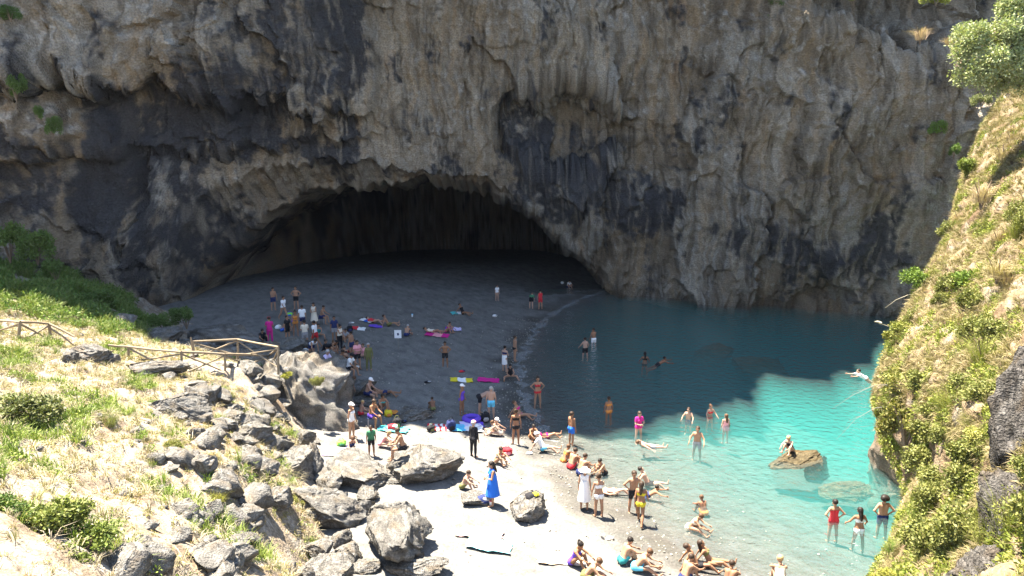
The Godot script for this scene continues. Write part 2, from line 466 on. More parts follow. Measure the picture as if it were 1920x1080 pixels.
# ------------------------------------------------------------------ the dry slope on the left
func build_hillside() -> void:
	var cu := 72
	var cv := 70
	var coarse := PackedFloat32Array()
	coarse.resize(cu * cv)
	for j in cv:
		for i in cu: coarse[j * cu + i] = hill_height(-42.0 + i * 0.6, 7.0 + j * 0.66)
	var nu := 300
	var nv := 330
	var v := PackedVector3Array()
	v.resize(nu * nv)
	var col := PackedColorArray()
	col.resize(nu * nv)
	var patch := nz(21, 0.3, 4)
	var speck := nz(22, 1.4, 3)
	for j in nv:
		var d := lerpf(7.5, 52.0, pow(j / float(nv - 1), 1.2))
		for i in nu:
			var x := lerpf(-41.0, -0.5, pow(i / float(nu - 1), 0.85))
			var gx := (x + 42.0) / 0.6
			var gy := (d - 7.0) / 0.66
			var p := int(gy) * cu + int(gx)
			var fx := gx - int(gx)
			var fy := gy - int(gy)
			var y := lerpf(lerpf(coarse[p], coarse[p + 1], fx), lerpf(coarse[p + cu], coarse[p + cu + 1], fx), fy)
			v[j * nu + i] = Vector3(x, y + hill_bumps(x, d), -d)
			var g := patch.get_noise_2d(x, d)
			var s := speck.get_noise_2d(x, d)
			var c := Color(0.40, 0.33, 0.25).lerp(Color(0.25, 0.19, 0.135), clampf(0.3 + g * 1.4, 0.0, 1.0))
			c = c.lerp(Color(0.52, 0.475, 0.41), clampf(s * 2.2 - 0.1, 0.0, 0.85))
			c = c.lerp(Color(0.13, 0.095, 0.065), clampf(speck.get_noise_2d(x * 2.0 + 90.0, d * 2.0) * 2.4 - 0.6, 0.0, 0.8))
			col[j * nu + i] = c
	kind(put("hillside", sheet(v, nu, nv, col, true), earthy("dry_soil", Color.WHITE, 330, 0.9, 0.5, 4.0)), "structure")

# ------------------------------------------------------------------ the scrubby bank on the right
# rows run from the near end to the cliff; in each: foot under water, shoulder, middle, upper part, beyond
const BANK := [[[7.98, -3.0, 16.3], [7.88, -0.06, 16.0], [7.78, 1.36, 15.5], [7.59, 3.96, 12.5], [7.39, 6.25, 9.5], [8.53, 11.66, 4.1]], [[11.64, -3.0, 21.8], [11.54, -0.21, 21.5], [11.44, 0.98, 21.0], [10.99, 3.3, 17.5], [10.54, 5.32, 14.0], [11.22, 10.23, 7.7]], [[13.87, -3.0, 24.8], [13.77, -0.3, 24.5], [13.67, 0.76, 24.0], [12.42, 3.39, 19.5], [11.16, 5.72, 15.0], [10.4, 11.19, 6.9]], [[16.29, -3.0, 28.8], [16.19, -0.25, 28.5], [16.09, 0.87, 28.0], [14.02, 3.76, 22.15], [11.96, 6.36, 16.3], [9.74, 12.29, 5.77]], [[16.25, -3.0, 30.8], [16.15, 0.53, 30.5], [16.05, 2.83, 30.0], [14.69, 5.12, 24.25], [13.34, 7.11, 18.5], [12.41, 11.96, 8.15]], [[17.32, -3.0, 33.8], [17.22, 1.11, 33.5], [17.12, 4.28, 33.0], [16.03, 6.2, 27.0], [14.94, 7.82, 21.0], [14.48, 12.0, 10.2]], [[21.33, -3.0, 38.8], [21.23, 2.13, 38.5], [21.13, 6.82, 38.0], [19.49, 7.96, 31.75], [17.84, 8.8, 25.5], [16.38, 11.59, 14.25]], [[25.61, -3.0, 43.8], [25.51, 3.13, 43.5], [25.41, 9.32, 43.0], [23.36, 10.13, 37.0], [21.32, 10.63, 31.0], [19.13, 12.8, 20.2]], [[28.44, -3.0, 47.8], [28.34, 4.29, 47.5], [28.24, 12.22, 47.0], [26.66, 12.69, 42.0], [25.08, 12.86, 37.0], [23.73, 14.43, 28.0]], [[31.42, -3.0, 50.8], [31.32, 5.62, 50.5], [31.22, 15.56, 50.0], [30.36, 15.54, 47.0], [29.49, 15.22, 44.0], [29.43, 15.92, 38.6]], [[35.53, -3.0, 54.8], [35.43, 6.55, 54.5], [35.33, 17.87, 54.0], [34.81, 17.8, 52.0], [34.29, 17.42, 50.0], [34.86, 18.01, 46.4]]]
var bank_rows := []

func catmull(a: Vector3, b: Vector3, c: Vector3, e: Vector3, t: float) -> Vector3:
	return 0.5 * ((2.0 * b) + (c - a) * t + (2.0 * a - 5.0 * b + 4.0 * c - e) * t * t + (3.0 * b - a - 3.0 * c + e) * t * t * t)

func bank_at(s: float, t: float) -> Vector3:  # s along (0..1), t from foot to top (0..1)
	var n := BANK.size()
	var fs := clampf(s, 0.0, 0.9999) * (n - 1)
	var r := int(fs)
	var line := []
	for k in range(-1, 3):
		var row: Array = BANK[clampi(r + k, 0, n - 1)]
		var m := row.size()
		var ft := clampf(t, 0.0, 0.9999) * (m - 1)
		var q := int(ft)
		var g := []
		for h in range(-1, 3):
			var w: Array = row[clampi(q + h, 0, m - 1)]
			g.append(Vector3(w[0], w[1], -w[2]))
		line.append(catmull(g[0], g[1], g[2], g[3], ft - q))
	return catmull(line[0], line[1], line[2], line[3], fs - r)

func build_bank() -> void:
	var nu := 190
	var nv := 230
	var v := PackedVector3Array()
	v.resize(nu * nv)
	var col := PackedColorArray()
	col.resize(nu * nv)
	var patch := nz(26, 0.4, 4)
	var rough := nz(27, 0.5, 4)
	for j in nv:
		for i in nu:
			var p := bank_at(j / float(nv - 1), i / float(nu - 1))
			var q := p * 1.0
			p.y += rough.get_noise_3dv(q) * 0.5
			p.x += rough.get_noise_3dv(q + Vector3(40, 0, 0)) * 0.5
			p.z += rough.get_noise_3dv(q + Vector3(0, 40, 0)) * 0.5
			v[j * nu + i] = p
			var g := patch.get_noise_3dv(q)
			var c := Color(0.34, 0.255, 0.16).lerp(Color(0.17, 0.12, 0.075), clampf(0.4 + g * 1.7, 0.0, 1.0))
			c = c.lerp(Color(0.42, 0.37, 0.31), clampf(rough.get_noise_3dv(q * 2.3) * 2.0 - 0.1, 0.0, 0.8))
			if i < nu * 0.24: c = c.lerp(Color(0.15, 0.135, 0.115), 0.7)
			col[j * nu + i] = c
	kind(put("bank", sheet(v, nu, nv, col, false), earthy("dry_soil", Color.WHITE, 330, 0.9, 0.5, 4.0)), "structure")


# ------------------------------------------------------------------ rocks
func rock_mesh(sd: int, nu := 40, nv := 26, pale := 0.0, bluff := 0.0) -> ArrayMesh:
	var r := RandomNumberGenerator.new()
	r.seed = sd
	var low := nz(sd, 0.75, 2)
	var crag := nz(sd + 1, 1.3, 4, true)
	var fine := nz(sd + 2, 3.2, 4)
	var cuts := []
	for k in 17:
		var n := Vector3(r.randfn(), r.randfn() * 0.8 + 0.15, r.randfn()).normalized()
		cuts.append([n, r.randf_range(0.52 + bluff, 0.9 + bluff * 0.5)])
	var v := PackedVector3Array()
	var col := PackedColorArray()
	for j in nv:
		var a := PI * j / float(nv - 1)
		for i in nu:
			var b := TAU * (i % (nu - 1)) / float(nu - 1)
			var p := Vector3(sin(a) * cos(b), cos(a), sin(a) * sin(b))
			if bluff > 0.0: p *= 0.92 * pow(pow(p.x, 4.0) + pow(p.y, 4.0) + pow(p.z, 4.0), -0.25)
			var q := p * (1.12 + low.get_noise_3dv(p) * 0.45)
			for c in cuts:
				var over: float = q.dot(c[0]) - c[1]
				if over > 0.0: q -= c[0] * over * 0.985
			q *= 1.0 + (crag.get_noise_3dv(p * 1.2) - 0.2) * 0.14 + (crag.get_noise_3dv(p * 2.6) - 0.2) * 0.09 + fine.get_noise_3dv(p * 1.6) * 0.05
			v.append(q)
			var t := crag.get_noise_3dv(q * 1.6 + Vector3(9, 0, 0))
			var f := fine.get_noise_3dv(q * 1.5)
			var c := Color(0.21, 0.20, 0.185).lerp(Color(0.34, 0.33, 0.31), clampf(0.4 + f * 1.6 + pale, 0.0, 1.0))
			c = c.lerp(Color(0.105, 0.098, 0.088), clampf(t * 1.3 - 0.25, 0.0, 0.75))
			c = c.lerp(Color(0.26, 0.205, 0.14), clampf(low.get_noise_3dv(q * 2.0) * 1.6 - 0.2, 0.0, 0.5))
			col.append(c)
	return sheet(v, nu, nv, col, false)

const ROCKS := [
	[-10.4, 1.15, 35.3, 2.5, 2.75, 2.3, 0.15, "boulder", "large grey-brown boulder with steep face below the wooden fence", ""],
	[-12.45, 2.22, 32.73, 1.22, 1.19, 0.97, 1.2, "boulder", "boulder butted against the left side of the steep-faced boulder", ""],
	[-11.84, 5.01, 24.99, 1.21, 0.56, 0.73, 0.5, "boulder", "tilted flat-topped boulder with dark underside on the grassy slope", ""],
	[-12.09, 4.46, 27.39, 0.68, 0.61, 0.58, 2.0, "boulder", "grey rock wedged behind the tilted flat-topped boulder", ""],
	[-10.81, 3.82, 26.52, 0.68, 0.35, 0.58, 0.2, "boulder", "craggy grey rock at the head of the rubble gully", ""],
	[-10.05, 3.06, 27.55, 0.82, 0.44, 0.7, 1.0, "boulder", "knobbly grey rock in the gully left of the steep-faced boulder", ""],
	[-11.27, 3.6, 28.87, 0.48, 0.22, 0.41, 2.4, "boulder", "small pale rock in the gully beside the knobbly rock", ""],
	[-8.56, 1.66, 27.13, 1.05, 0.96, 0.84, 0.6, "boulder", "tall white boulder split by a cleft above the green bush", ""],
	[-8.02, 1.1, 28.46, 0.72, 0.93, 0.61, 1.4, "boulder", "pointed white boulder leaning on the cleft boulder", ""],
	[-6.49, 0.97, 28.38, 1.75, 0.52, 1.58, 0.1, "boulder", "broad flat white slab beside the sunbathers' rock", ""],
	[-3.85, 0.96, 29.61, 1.65, 0.81, 1.48, 0.9, "boulder", "ridged pale rock where the seated man sunbathes", ""],
	[-6.66, 1.34, 24.51, 1.35, 1.1, 1.22, 0.4, "boulder", "wedge-shaped grey boulder with shaded front above the gap", ""],
	[-3.92, 1.5, 22.99, 1.65, 1.01, 1.48, 1.9, "boulder", "huge rounded foreground boulder with dark pitted face", ""],
	[-2.95, 0.99, 21.46, 1.01, 0.3, 0.86, 0.3, "boulder", "low boulder at the bottom edge under the huge rounded boulder", ""],
	[-3.3, 0.92, 22.49, 0.82, 0.25, 0.41, 2.1, "boulder", "thin rock shelf leaning on the huge boulder's right foot", ""],
	[-5.46, 1.59, 20.29, 1.08, 0.45, 0.92, 0.7, "boulder", "pale tan boulder at the bottom edge of the slope", ""],
	[-5.84, 1.99, 20.96, 0.56, 0.29, 0.47, 1.1, "boulder", "dark knuckle of rock above the pale tan boulder", ""],
	[0.61, 0.56, 26.26, 1.03, 0.59, 0.62, 0.8, "boulder", "grey striped rock on the white sand holding a dark bag", ""],
	[-1.46, 0.49, 27.12, 0.76, 0.22, 0.64, 0.1, "boulder", "low grey rock behind the bags by the blue dress", ""],
	[-14.93, 4.86, 29.95, 1.27, 0.37, 0.89, 0.2, "boulder", "bright white flat rock beside the path", ""],
	[-17.48, 5.56, 29.65, 1.01, 0.51, 0.86, 1.6, "boulder", "rounded rock at the left end of the path", ""],
	[-16.85, 5.25, 30.08, 0.59, 0.42, 0.5, 0.4, "boulder", "dark lichened rock between the two fences", ""],
	[-17.55, 5.69, 28.44, 0.47, 0.35, 0.4, 0.9, "boulder", "small grey rock below the left fence", ""],
	[-17.38, 2.73, 43.55, 2.52, 0.97, 2.02, 0.3, "boulder", "large shaded grey boulder behind the corner fence", ""],
	[-19.17, 3.78, 39.35, 1.34, 0.69, 1.14, 1.0, "boulder", "blue-grey boulder among the green bushes", ""],
	[-20.66, 4.76, 38.59, 0.91, 0.67, 0.77, 2.0, "boulder", "dark boulder half hidden in the lush meadow", ""],
	[-13.52, 1.86, 44.8, 1.31, 0.73, 1.11, 0.2, "boulder", "round dark boulder beside the magenta dress", ""],
	[-11.41, 1.54, 41.43, 2.18, 0.72, 1.53, 0.7, "boulder", "broad shaded rock mass behind the flat path end", ""],
	[-8.49, 1.01, 39.45, 1.42, 0.42, 1.14, 1.3, "boulder", "shaded rock the white-shirted bather sits on", ""],
	[-7.67, 0.89, 37.61, 1.08, 0.32, 0.92, 0.4, "boulder", "dark rock under the white-capped seated man", ""],
	[-9.62, 1.32, 38.77, 0.96, 0.71, 0.81, 2.0, "boulder", "dim rock against the back of the steep-faced boulder", ""],
	[-5.02, 0.65, 36.09, 1.2, 0.35, 0.84, 0.2, "boulder", "low flat rock lying in the shaded sand", ""],
	[-5.24, 1.06, 21.92, 0.66, 0.54, 0.56, 1.9, "boulder", "boulder in the gap under the wedge-shaped boulder", ""],
	[-4.88, 0.71, 28.33, 0.36, 0.11, 0.31, 0.4, "boulder", "small pale stone on the white sand near the slab", ""],
	[-17.82, 3.2, 39.83, 1.45, 0.54, 1.23, 0.3, "boulder", "shaded boulder between meadow and large grey boulder", ""],
	[-17.49, 3.42, 37.49, 0.98, 0.41, 0.83, 1.3, "boulder", "low dark rock in front of the blue-grey boulder", ""],
	[-19.74, 4.03, 38.33, 0.87, 0.42, 0.74, 2.2, "boulder", "grey rock at the meadow's lower right corner", ""],
	[-15.43, 2.28, 42.38, 1.21, 0.52, 1.03, 0.8, "boulder", "shaded rock left of the magenta robe", ""],
	[-13.92, 2.13, 40.78, 1.16, 0.42, 0.99, 1.6, "boulder", "flat grey rock behind the fence corner", ""],
	[-10.6, 1.32, 39.48, 0.97, 0.49, 0.83, 1.7, "boulder", "angular dark rock beside the lilac-shirted sitter", ""],
	[-7.34, 3.25, 21.65, 0.64, 0.47, 0.55, 0.8, "boulder", "grey block in the white boulder pile above the gap", ""],
	[-8.05, 3.7, 22.81, 0.58, 0.4, 0.49, 1.9, "boulder", "jagged grey block left of the cleft white boulder", ""],
	[-7.66, 1.62, 24.9, 0.47, 0.31, 0.4, 0.2, "boulder", "grey stone block above the yellow-green bush", ""],
	[-7.01, 1.22, 27.04, 0.69, 0.56, 0.58, 0.9, "boulder", "angular grey block between cleft boulder and flat slab", ""],
	[-5.55, 0.93, 26.76, 0.57, 0.31, 0.48, 2.2, "boulder", "small sharp rock on the near edge of the flat slab", ""],
	[-7.28, 1.57, 22.56, 0.56, 0.36, 0.48, 0.5, "boulder", "squat grey rock left of the wedge-shaped boulder", ""],
	[-5.71, 0.93, 25.28, 0.75, 0.55, 0.64, 1.6, "boulder", "pale wedge rock leaning between slab and wedge-shaped boulder", ""],
	[-9.43, 2.45, 27.75, 0.64, 0.3, 0.54, 1.1, "boulder", "grey lump at the gully mouth beside the pointed boulder", ""],
	[-4.53, 1.09, 21.39, 0.55, 0.17, 0.47, 0.4, "boulder", "flat grey stone at the foot of the huge rounded boulder", ""],
	[-6.83, 1.52, 21.91, 0.49, 0.31, 0.42, 0.7, "boulder", "jagged grey block at the rock pile's foot left of the dark gap", ""],
	[-6.89, 1.5, 23.72, 0.51, 0.4, 0.43, 1.6, "boulder", "sharp grey block under the yellow-green bush", ""],
	[-5.7, 1.17, 22.89, 0.45, 0.4, 0.39, 1.1, "boulder", "narrow dark block standing in the gap between big boulders", ""],
	[-7.94, 1.66, 23.91, 0.49, 0.34, 0.42, 1.8, "boulder", "cracked grey block at the slope's edge above the wedge-shaped boulder", ""],
	[-8.7, 1.92, 29.85, 0.55, 0.36, 0.47, 1.9, "boulder", "small jagged block behind the pointed white boulder", ""],
	[-6.97, 1.13, 26.3, 0.47, 0.33, 0.4, 0.2, "boulder", "grey chunk resting against the flat slab's left end", ""],
	[-5.93, 0.86, 25.15, 0.39, 0.34, 0.33, 0.0, "boulder", "small dark chunk behind the wedge-shaped boulder", ""],
	[-7.38, 2.27, 20.58, 0.44, 0.29, 0.38, 2.5, "boulder", "tilted grey block in the slope near the bottom", ""],
	[-6.34, 2.27, 19.24, 0.38, 0.24, 0.33, 0.8, "boulder", "squarish grey block at the bottom edge of the slope", ""],
	[-9.28, 2.77, 24.81, 0.48, 0.3, 0.41, 0.7, "boulder", "grey slab sunk in the gully's dry grass", ""],
	[-5.9, 1.98, 19.52, 0.34, 0.2, 0.29, 3.0, "boulder", "chipped pale block beside the pale tan boulder", ""],
	[-8.58, 1.94, 26.79, 0.45, 0.27, 0.38, 1.4, "boulder", "grey chunk against the cleft boulder's left side", ""],
	[12.95, -0.09, 32.19, 1.34, 0.32, 0.81, 0.2, "sea_rock", "tan rock breaking the surface under the seated blond bather", ""],
	[14.19, -0.88, 32.64, 0.96, 0.6, 0.48, 0.5, "sea_rock", "sunken tail of the tan rock under turquoise water", ""],
	[14.87, -0.96, 30.87, 1.43, 0.45, 0.86, 0.1, "sea_rock", "submerged mottled rock left of the wading trio", ""],
	[17.78, -1.86, 51.67, 2.52, 1.2, 1.51, 0.0, "sea_rock", "dark submerged rock in the shaded deep water", ""],
	[15.1, -1.74, 54.56, 1.99, 1.05, 1.2, 0.0, "sea_rock", "second dark submerged rock in shade nearer the beach", ""],
	[12.96, 6.59, 17.8, 0.97, 2.18, 0.81, 0.4, "bank_boulder", "pitted grey limestone crag at the right edge of the bank", ""],
	[11.74, 5.43, 15.9, 1.22, 1.7, 1.01, 1.1, "bank_boulder", "tall grey crag below the pitted crag at the right edge", ""],
	[10.78, 4.51, 15.0, 1.2, 0.71, 1.0, 2.0, "bank_boulder", "grey ledge of rock in the bottom right corner", ""],
	[13.69, 7.72, 19.3, 0.6, 1.12, 0.5, 0.2, "bank_boulder", "upper grey crag jutting from the right bank", ""]]

func build_rocks() -> void:
	var m := earthy("boulder_rock", Color.WHITE, 340, 1.3, 0.55, 5.0)
	var crag_mat := earthy("crag_rock", lin(0.72, 0.70, 0.70), 347, 1.1, 0.35, 8.0)
	var weed := earthy("algae_rock", lin(0.66, 0.56, 0.36), 345, 1.3, 0.45, 4.0)
	for k in ROCKS.size():
		var s: Array = ROCKS[k]   # x, y, d, half width, half height, half depth, turn, name, label, group
		var o := put(s[7], rock_mesh(2100 + k * 7, 72 if s[3] > 0.9 else 48, 46 if s[3] > 0.9 else 30, 0.1, 0.3 if k == 0 else 0.0), weed if s[7] == "sea_rock" else crag_mat if s[7] == "bank_boulder" else m)
		o.position = Vector3(s[0], s[1], -s[2])
		o.scale = Vector3(s[3], s[4], s[5])
		o.rotation.y = s[6]
		o.rotation.z = sin(k * 2.7) * 0.12
		tag(o, s[8], "rock", s[9])
	# loose stones in the dry grass of the slope
	var kinds := []
	for k in 6: kinds.append(rock_mesh(1500 + k * 3, 20, 13, 0.15))
	var n := 0
	while n < 230:
		var t := rng.randf()
		var d := rng.randf_range(13.0, 34.0)
		var edge := -6.6 - (d - 17.0) * 0.24
		var by_edge := n < 170
		var x := edge - absf(rng.randfn()) * (1.7 if d > 19.0 else 1.1) if by_edge else rng.randf_range(-22.0, -7.0)
		var h := hill_height(x, d)
		if h < beach_height(x, d) - 0.1 or x < -24.0: continue
		n += 1
		var o := put("stone", kinds[n % 6], m)
		var size := 0.16 + 0.46 * t * t if by_edge else 0.10 + 0.28 * t * t * t
		o.position = Vector3(x, hill_rough(x, d) + size * 0.2, -d)
		o.scale = Vector3(size * rng.randf_range(0.8, 1.3), size * rng.randf_range(0.6, 0.9), size)
		o.rotation = Vector3(rng.randf_range(-0.3, 0.3), rng.randf() * TAU, rng.randf_range(-0.3, 0.3))
		var how := "fist-sized grey stone" if size < 0.17 else "head-sized grey stone" if size < 0.30 else "bucket-sized grey stone" if size < 0.45 else "knee-high angular grey stone"
		var where := "below the wooden fence" if d > 28.0 else "in the gully above the white boulders" if d > 22.5 else "near the wedge-shaped boulder" if d > 18.0 else "at the bottom of the slope"
		var side := " among the rubble" if by_edge else " alone in dry grass"
		tag(o, how + side + " " + where, "stone", "loose stones on the left slope")

# ------------------------------------------------------------------ plants
func leaf_mat(key: String, col: Color, shine := 0.55) -> StandardMaterial3D:
	var m := paint(key, col, shine)
	m.vertex_color_use_as_albedo = true
	m.backlight_enabled = true
	m.backlight = lin(0.35, 0.4, 0.15)
	m.cull_mode = BaseMaterial3D.CULL_DISABLED
	return m

# a tuft of n bent blades
func tuft_mesh(sd: int, n: int, tall: float, spread: float, wide: float, droop: float) -> ArrayMesh:
	var r := RandomNumberGenerator.new()
	r.seed = sd
	var v := PackedVector3Array()
	var idx := PackedInt32Array()
	var col := PackedColorArray()
	for k in n:
		var a := r.randf() * TAU
		var out := Vector3(cos(a), 0, sin(a))
		var b := out.rotated(Vector3.UP, r.randf_range(-1.0, 1.0)) * r.randf() * spread * 0.5
		var h := tall * r.randf_range(0.45, 1.0)
		var lean := r.randf_range(0.1, 1.0) * spread
		var side := Vector3(-out.z, 0, out.x).rotated(out, r.randf_range(-0.6, 0.6)) * wide * r.randf_range(0.7, 1.3)
		var mid := b + out * lean * 0.45 + Vector3.UP * h * 0.62
		var tip := b + out * lean * (1.0 + droop) + Vector3.UP * h * (1.0 - droop * 0.5)
		var s := v.size()
		for p in [b - side, b + side, mid - side * 0.8, mid + side * 0.8, tip]: v.append(p)
		var c := Color.WHITE * r.randf_range(0.65, 1.1)
		for q in 5: col.append(c)
		idx.append_array(PackedInt32Array([s, s + 2, s + 1, s + 1, s + 2, s + 3, s + 2, s + 4, s + 3]))
	return mesh_of(v, idx, null, col)

# leaves spread through a few lobes; lobes: [centre, radius]
func leaf_mesh(sd: int, n: int, lobes: Array, long: float, wide: float, narrow_tip := true) -> ArrayMesh:
	var r := RandomNumberGenerator.new()
	r.seed = sd
	var v := PackedVector3Array()
	var idx := PackedInt32Array()
	var col := PackedColorArray()
	for k in n:
		var lobe: Array = lobes[r.randi() % lobes.size()]
		var dir := Vector3(r.randfn(), r.randfn(), r.randfn()).normalized()
		var c: Vector3 = lobe[0] + dir * lobe[1] * pow(r.randf(), 0.42) * r.randf_range(0.75, 1.12)
		var along := (dir * 0.8 + Vector3(r.randfn(), r.randfn() * 0.7 + 0.25, r.randfn()) * 0.7).normalized()
		var side := along.cross(Vector3(r.randfn(), r.randfn(), r.randfn())).normalized() * wide * r.randf_range(0.7, 1.2)
		var l := long * r.randf_range(0.6, 1.25)
		var s := v.size()
		v.append_array(PackedVector3Array([c - along * l * 0.5, c + side, c - side, c + along * l * 0.5]))
		var t := r.randf_range(0.62, 1.15)
		var tint := Color(t * r.randf_range(0.9, 1.15), t, t * r.randf_range(0.8, 1.1))
		for q in 4: col.append(tint)
		idx.append_array(PackedInt32Array([s, s + 1, s + 2, s + 2, s + 1, s + 3]))
	return mesh_of(v, idx, null, col)

# a round stick through points, with radii
func stick(pts: Array, radii: Array, sides := 7) -> ArrayMesh:
	var v := PackedVector3Array()
	for k in pts.size():
		var along: Vector3 = (pts[mini(k + 1, pts.size() - 1)] - pts[maxi(k - 1, 0)]).normalized()
		var a := along.cross(Vector3(0.31, 0.2, 0.93)).normalized()
		var b := along.cross(a)
		for i in sides + 1:
			var t := TAU * (i % sides) / float(sides)
			v.append(pts[k] + (a * cos(t) + b * sin(t)) * radii[k])
	return sheet(v, sides + 1, pts.size(), null, true)

func joined(list: Array) -> ArrayMesh:
	var st := SurfaceTool.new()
	for m in list: st.append_from(m, 0, Transform3D())
	return st.commit()

func scatter(called: String, m: Mesh, mat: Material, spots: Array, tints: Array) -> void:
	var mm := MultiMesh.new()
	mm.transform_format = MultiMesh.TRANSFORM_3D
	mm.use_colors = true
	mm.mesh = m
	mm.instance_count = spots.size()
	for k in spots.size():
		mm.set_instance_transform(k, spots[k])
		mm.set_instance_color(k, tints[k])
	var o := MultiMeshInstance3D.new()
	o.name = numbered(called)
	o.multimesh = mm
	o.material_override = mat
	add_child(o)
	kind(o, "stuff")

func lay(at: Vector3, up: Vector3, size: float, tall := 1.0) -> Transform3D:
	var b := Basis(Quaternion(Vector3.UP, up.normalized())) * Basis(Vector3.UP, rng.randf() * TAU)
	return Transform3D(b.scaled_local(Vector3(size, size * tall, size)), at)

const GREENS := [[-9.33, 13.88, 1.1], [-8.54, 13.92, 1.2], [-7.91, 13.98, 0.9], [-14.55, 21.58, 1.6], [-12.52, 17.8, 1.2], [-12.52, 22.08, 0.9], [-9.6, 20.18, 0.5], [-10.2, 19.8, 0.35], [-8.59, 18.32, 0.7], [-7.69, 18.42, 0.7], [-6.61, 17.3, 0.8], [-8.5, 19.62, 0.5], [-10.4, 16.2, 0.6], [-18.73, 26.58, 1.5], [-19.9, 30.3, 0.8], [-10.79, 20.52, 0.5], [-11.29, 18.6, 0.5], [-9.57, 13.02, 0.6]]

func build_ground_cover() -> void:
	var straw := [tuft_mesh(1, 18, 0.30, 0.20, 0.006, 0.5), tuft_mesh(2, 14, 0.22, 0.24, 0.007, 0.7)]
	var herb := leaf_mesh(3, 46, [[Vector3(0, 0.06, 0), 0.13], [Vector3(0.1, 0.04, 0.05), 0.10]], 0.055, 0.016)
	var blade := tuft_mesh(4, 20, 0.42, 0.24, 0.010, 0.35)
	var dry := leaf_mat("dry_stalks", Color.WHITE)
	var green := leaf_mat("green_blades", Color.WHITE)
	var patch := nz(51, 0.35, 3)
	var sets := [[], [], [], []]
	var tints := [[], [], [], []]
	for n in 30000:
		var d := 9.5 + 28.0 * sqrt(rng.randf())
		var x := rng.randf_range(-1.0, 0.08) * (d * 0.74 + 1.5) - 1.2
		var h := hill_height(x, d)
		if h < beach_height(x, d) + 0.35 or x < -36.0: continue
		if absf(d - 32.4) < 1.3 and x > -15.0: continue
		var g := 0.0
		for c in GREENS:
			g = maxf(g, 1.0 - Vector2(x - c[0], d - c[1]).length() / c[2])
		var p := patch.get_noise_2d(x, d) + g * 0.9
		var at := Vector3(x, h + hill_bumps(x, d) - 0.02, -d)
		var up := Vector3(rng.randfn() * 0.25, 1, rng.randfn() * 0.25)
		if p > 0.34 and rng.randf() < 0.7:
			var s := 2 if rng.randf() < 0.6 else 3
			sets[s].append(lay(at, up, rng.randf_range(0.7, 1.6) * (0.8 if s == 3 else 1.0)))
			tints[s].append(Color(0.13, 0.20, 0.035).lerp(Color(0.30, 0.36, 0.10), rng.randf()))
		elif rng.randf() < 0.30 + p * 0.8:
			var s := rng.randi() % 2
			sets[s].append(lay(at, up, rng.randf_range(0.6, 1.3)))
			tints[s].append(Color(0.50, 0.425, 0.31).lerp(Color(0.33, 0.32, 0.16), rng.randf() * rng.randf()) * rng.randf_range(0.6, 1.1))
		elif rng.randf() < 0.35:
			sets[2].append(lay(at, up, rng.randf_range(0.5, 1.0)))
			tints[2].append(Color(0.36, 0.27, 0.15).lerp(Color(0.22, 0.24, 0.07), rng.randf()))
	scatter("dry_grass", straw[0], dry, sets[0], tints[0])
	scatter("dry_grass", straw[1], dry, sets[1], tints[1])
	scatter("low_herbs", herb, green, sets[2], tints[2])
	scatter("green_grass", blade, green, sets[3], tints[3])
	# the lush meadow behind the path
	var lush := []
	var lush_tints := []
	var fern := []
	var fern_tints := []
	for n in 9000:
		var d := rng.randf_range(35.5, 50.5)
		var x := rng.randf_range(-36.5, -19.5)
		var h := hill_height(x, d)
		if h < 3.6 or patch.get_noise_2d(x * 0.9, d * 0.9) < -0.22 or h < beach_height(x, d) + 0.5 or (d < 38.0 and rng.randf() < 0.6): continue
		var at := Vector3(x, h + hill_bumps(x, d) - 0.03, -d)
		var up := Vector3(rng.randfn() * 0.2, 1, rng.randfn() * 0.2)
		if rng.randf() < 0.55:
			lush.append(lay(at, up, rng.randf_range(1.0, 2.1)))
			lush_tints.append(Color(0.14, 0.21, 0.05).lerp(Color(0.30, 0.31, 0.11), rng.randf() * (1.0 if d < 39.0 else 0.5)))
		else:
			fern.append(lay(at + Vector3.UP * 0.1, up, rng.randf_range(1.6, 3.4)))
			fern_tints.append(Color(0.08, 0.15, 0.035).lerp(Color(0.17, 0.24, 0.06), rng.randf()))
	scatter("meadow_grass", blade, green, lush, lush_tints)
	scatter("meadow_herbs", herb, green, fern, fern_tints)
	# the right bank: straw, green blades and herbs hanging down the slope
	var bs := [[], [], []]
	var bt := [[], [], []]
	for n in 20000:
		var s := rng.randf()
		var t := rng.randf_range(0.27, 0.92)
		var at := bank_at(s, t)
		var along := bank_at(s + 0.01, t) - at
		var across := bank_at(s, t + 0.01) - at
		var up := along.cross(across).normalized()
		if up.y < 0.0: up = -up
		var p := patch.get_noise_3dv(at * 1.4) + 0.14 - s * 0.34
		var q := (up + Vector3(rng.randfn(), rng.randfn() + 0.7, rng.randfn()) * 0.35).normalized()
		if p > 0.1 and rng.randf() < 0.8:
			var k := 1 if rng.randf() < 0.25 else 2
			bs[k].append(lay(at, q, rng.randf_range(0.9, 2.0) if k == 2 else rng.randf_range(0.5, 1.1)))
			bt[k].append(Color(0.10, 0.14, 0.025).lerp(Color(0.29, 0.32, 0.07), rng.randf()))
		elif rng.randf() < 0.8:
			bs[0].append(lay(at, q, rng.randf_range(0.7, 1.6)))
			bt[0].append(Color(0.44, 0.35, 0.20).lerp(Color(0.27, 0.25, 0.09), rng.randf() * 0.9) * rng.randf_range(0.5, 1.05))
	scatter("bank_dry_grass", straw[0], dry, bs[0], bt[0])
	scatter("bank_grass", blade, green, bs[1], bt[1])
	scatter("bank_herbs", herb, green, bs[2], bt[2])

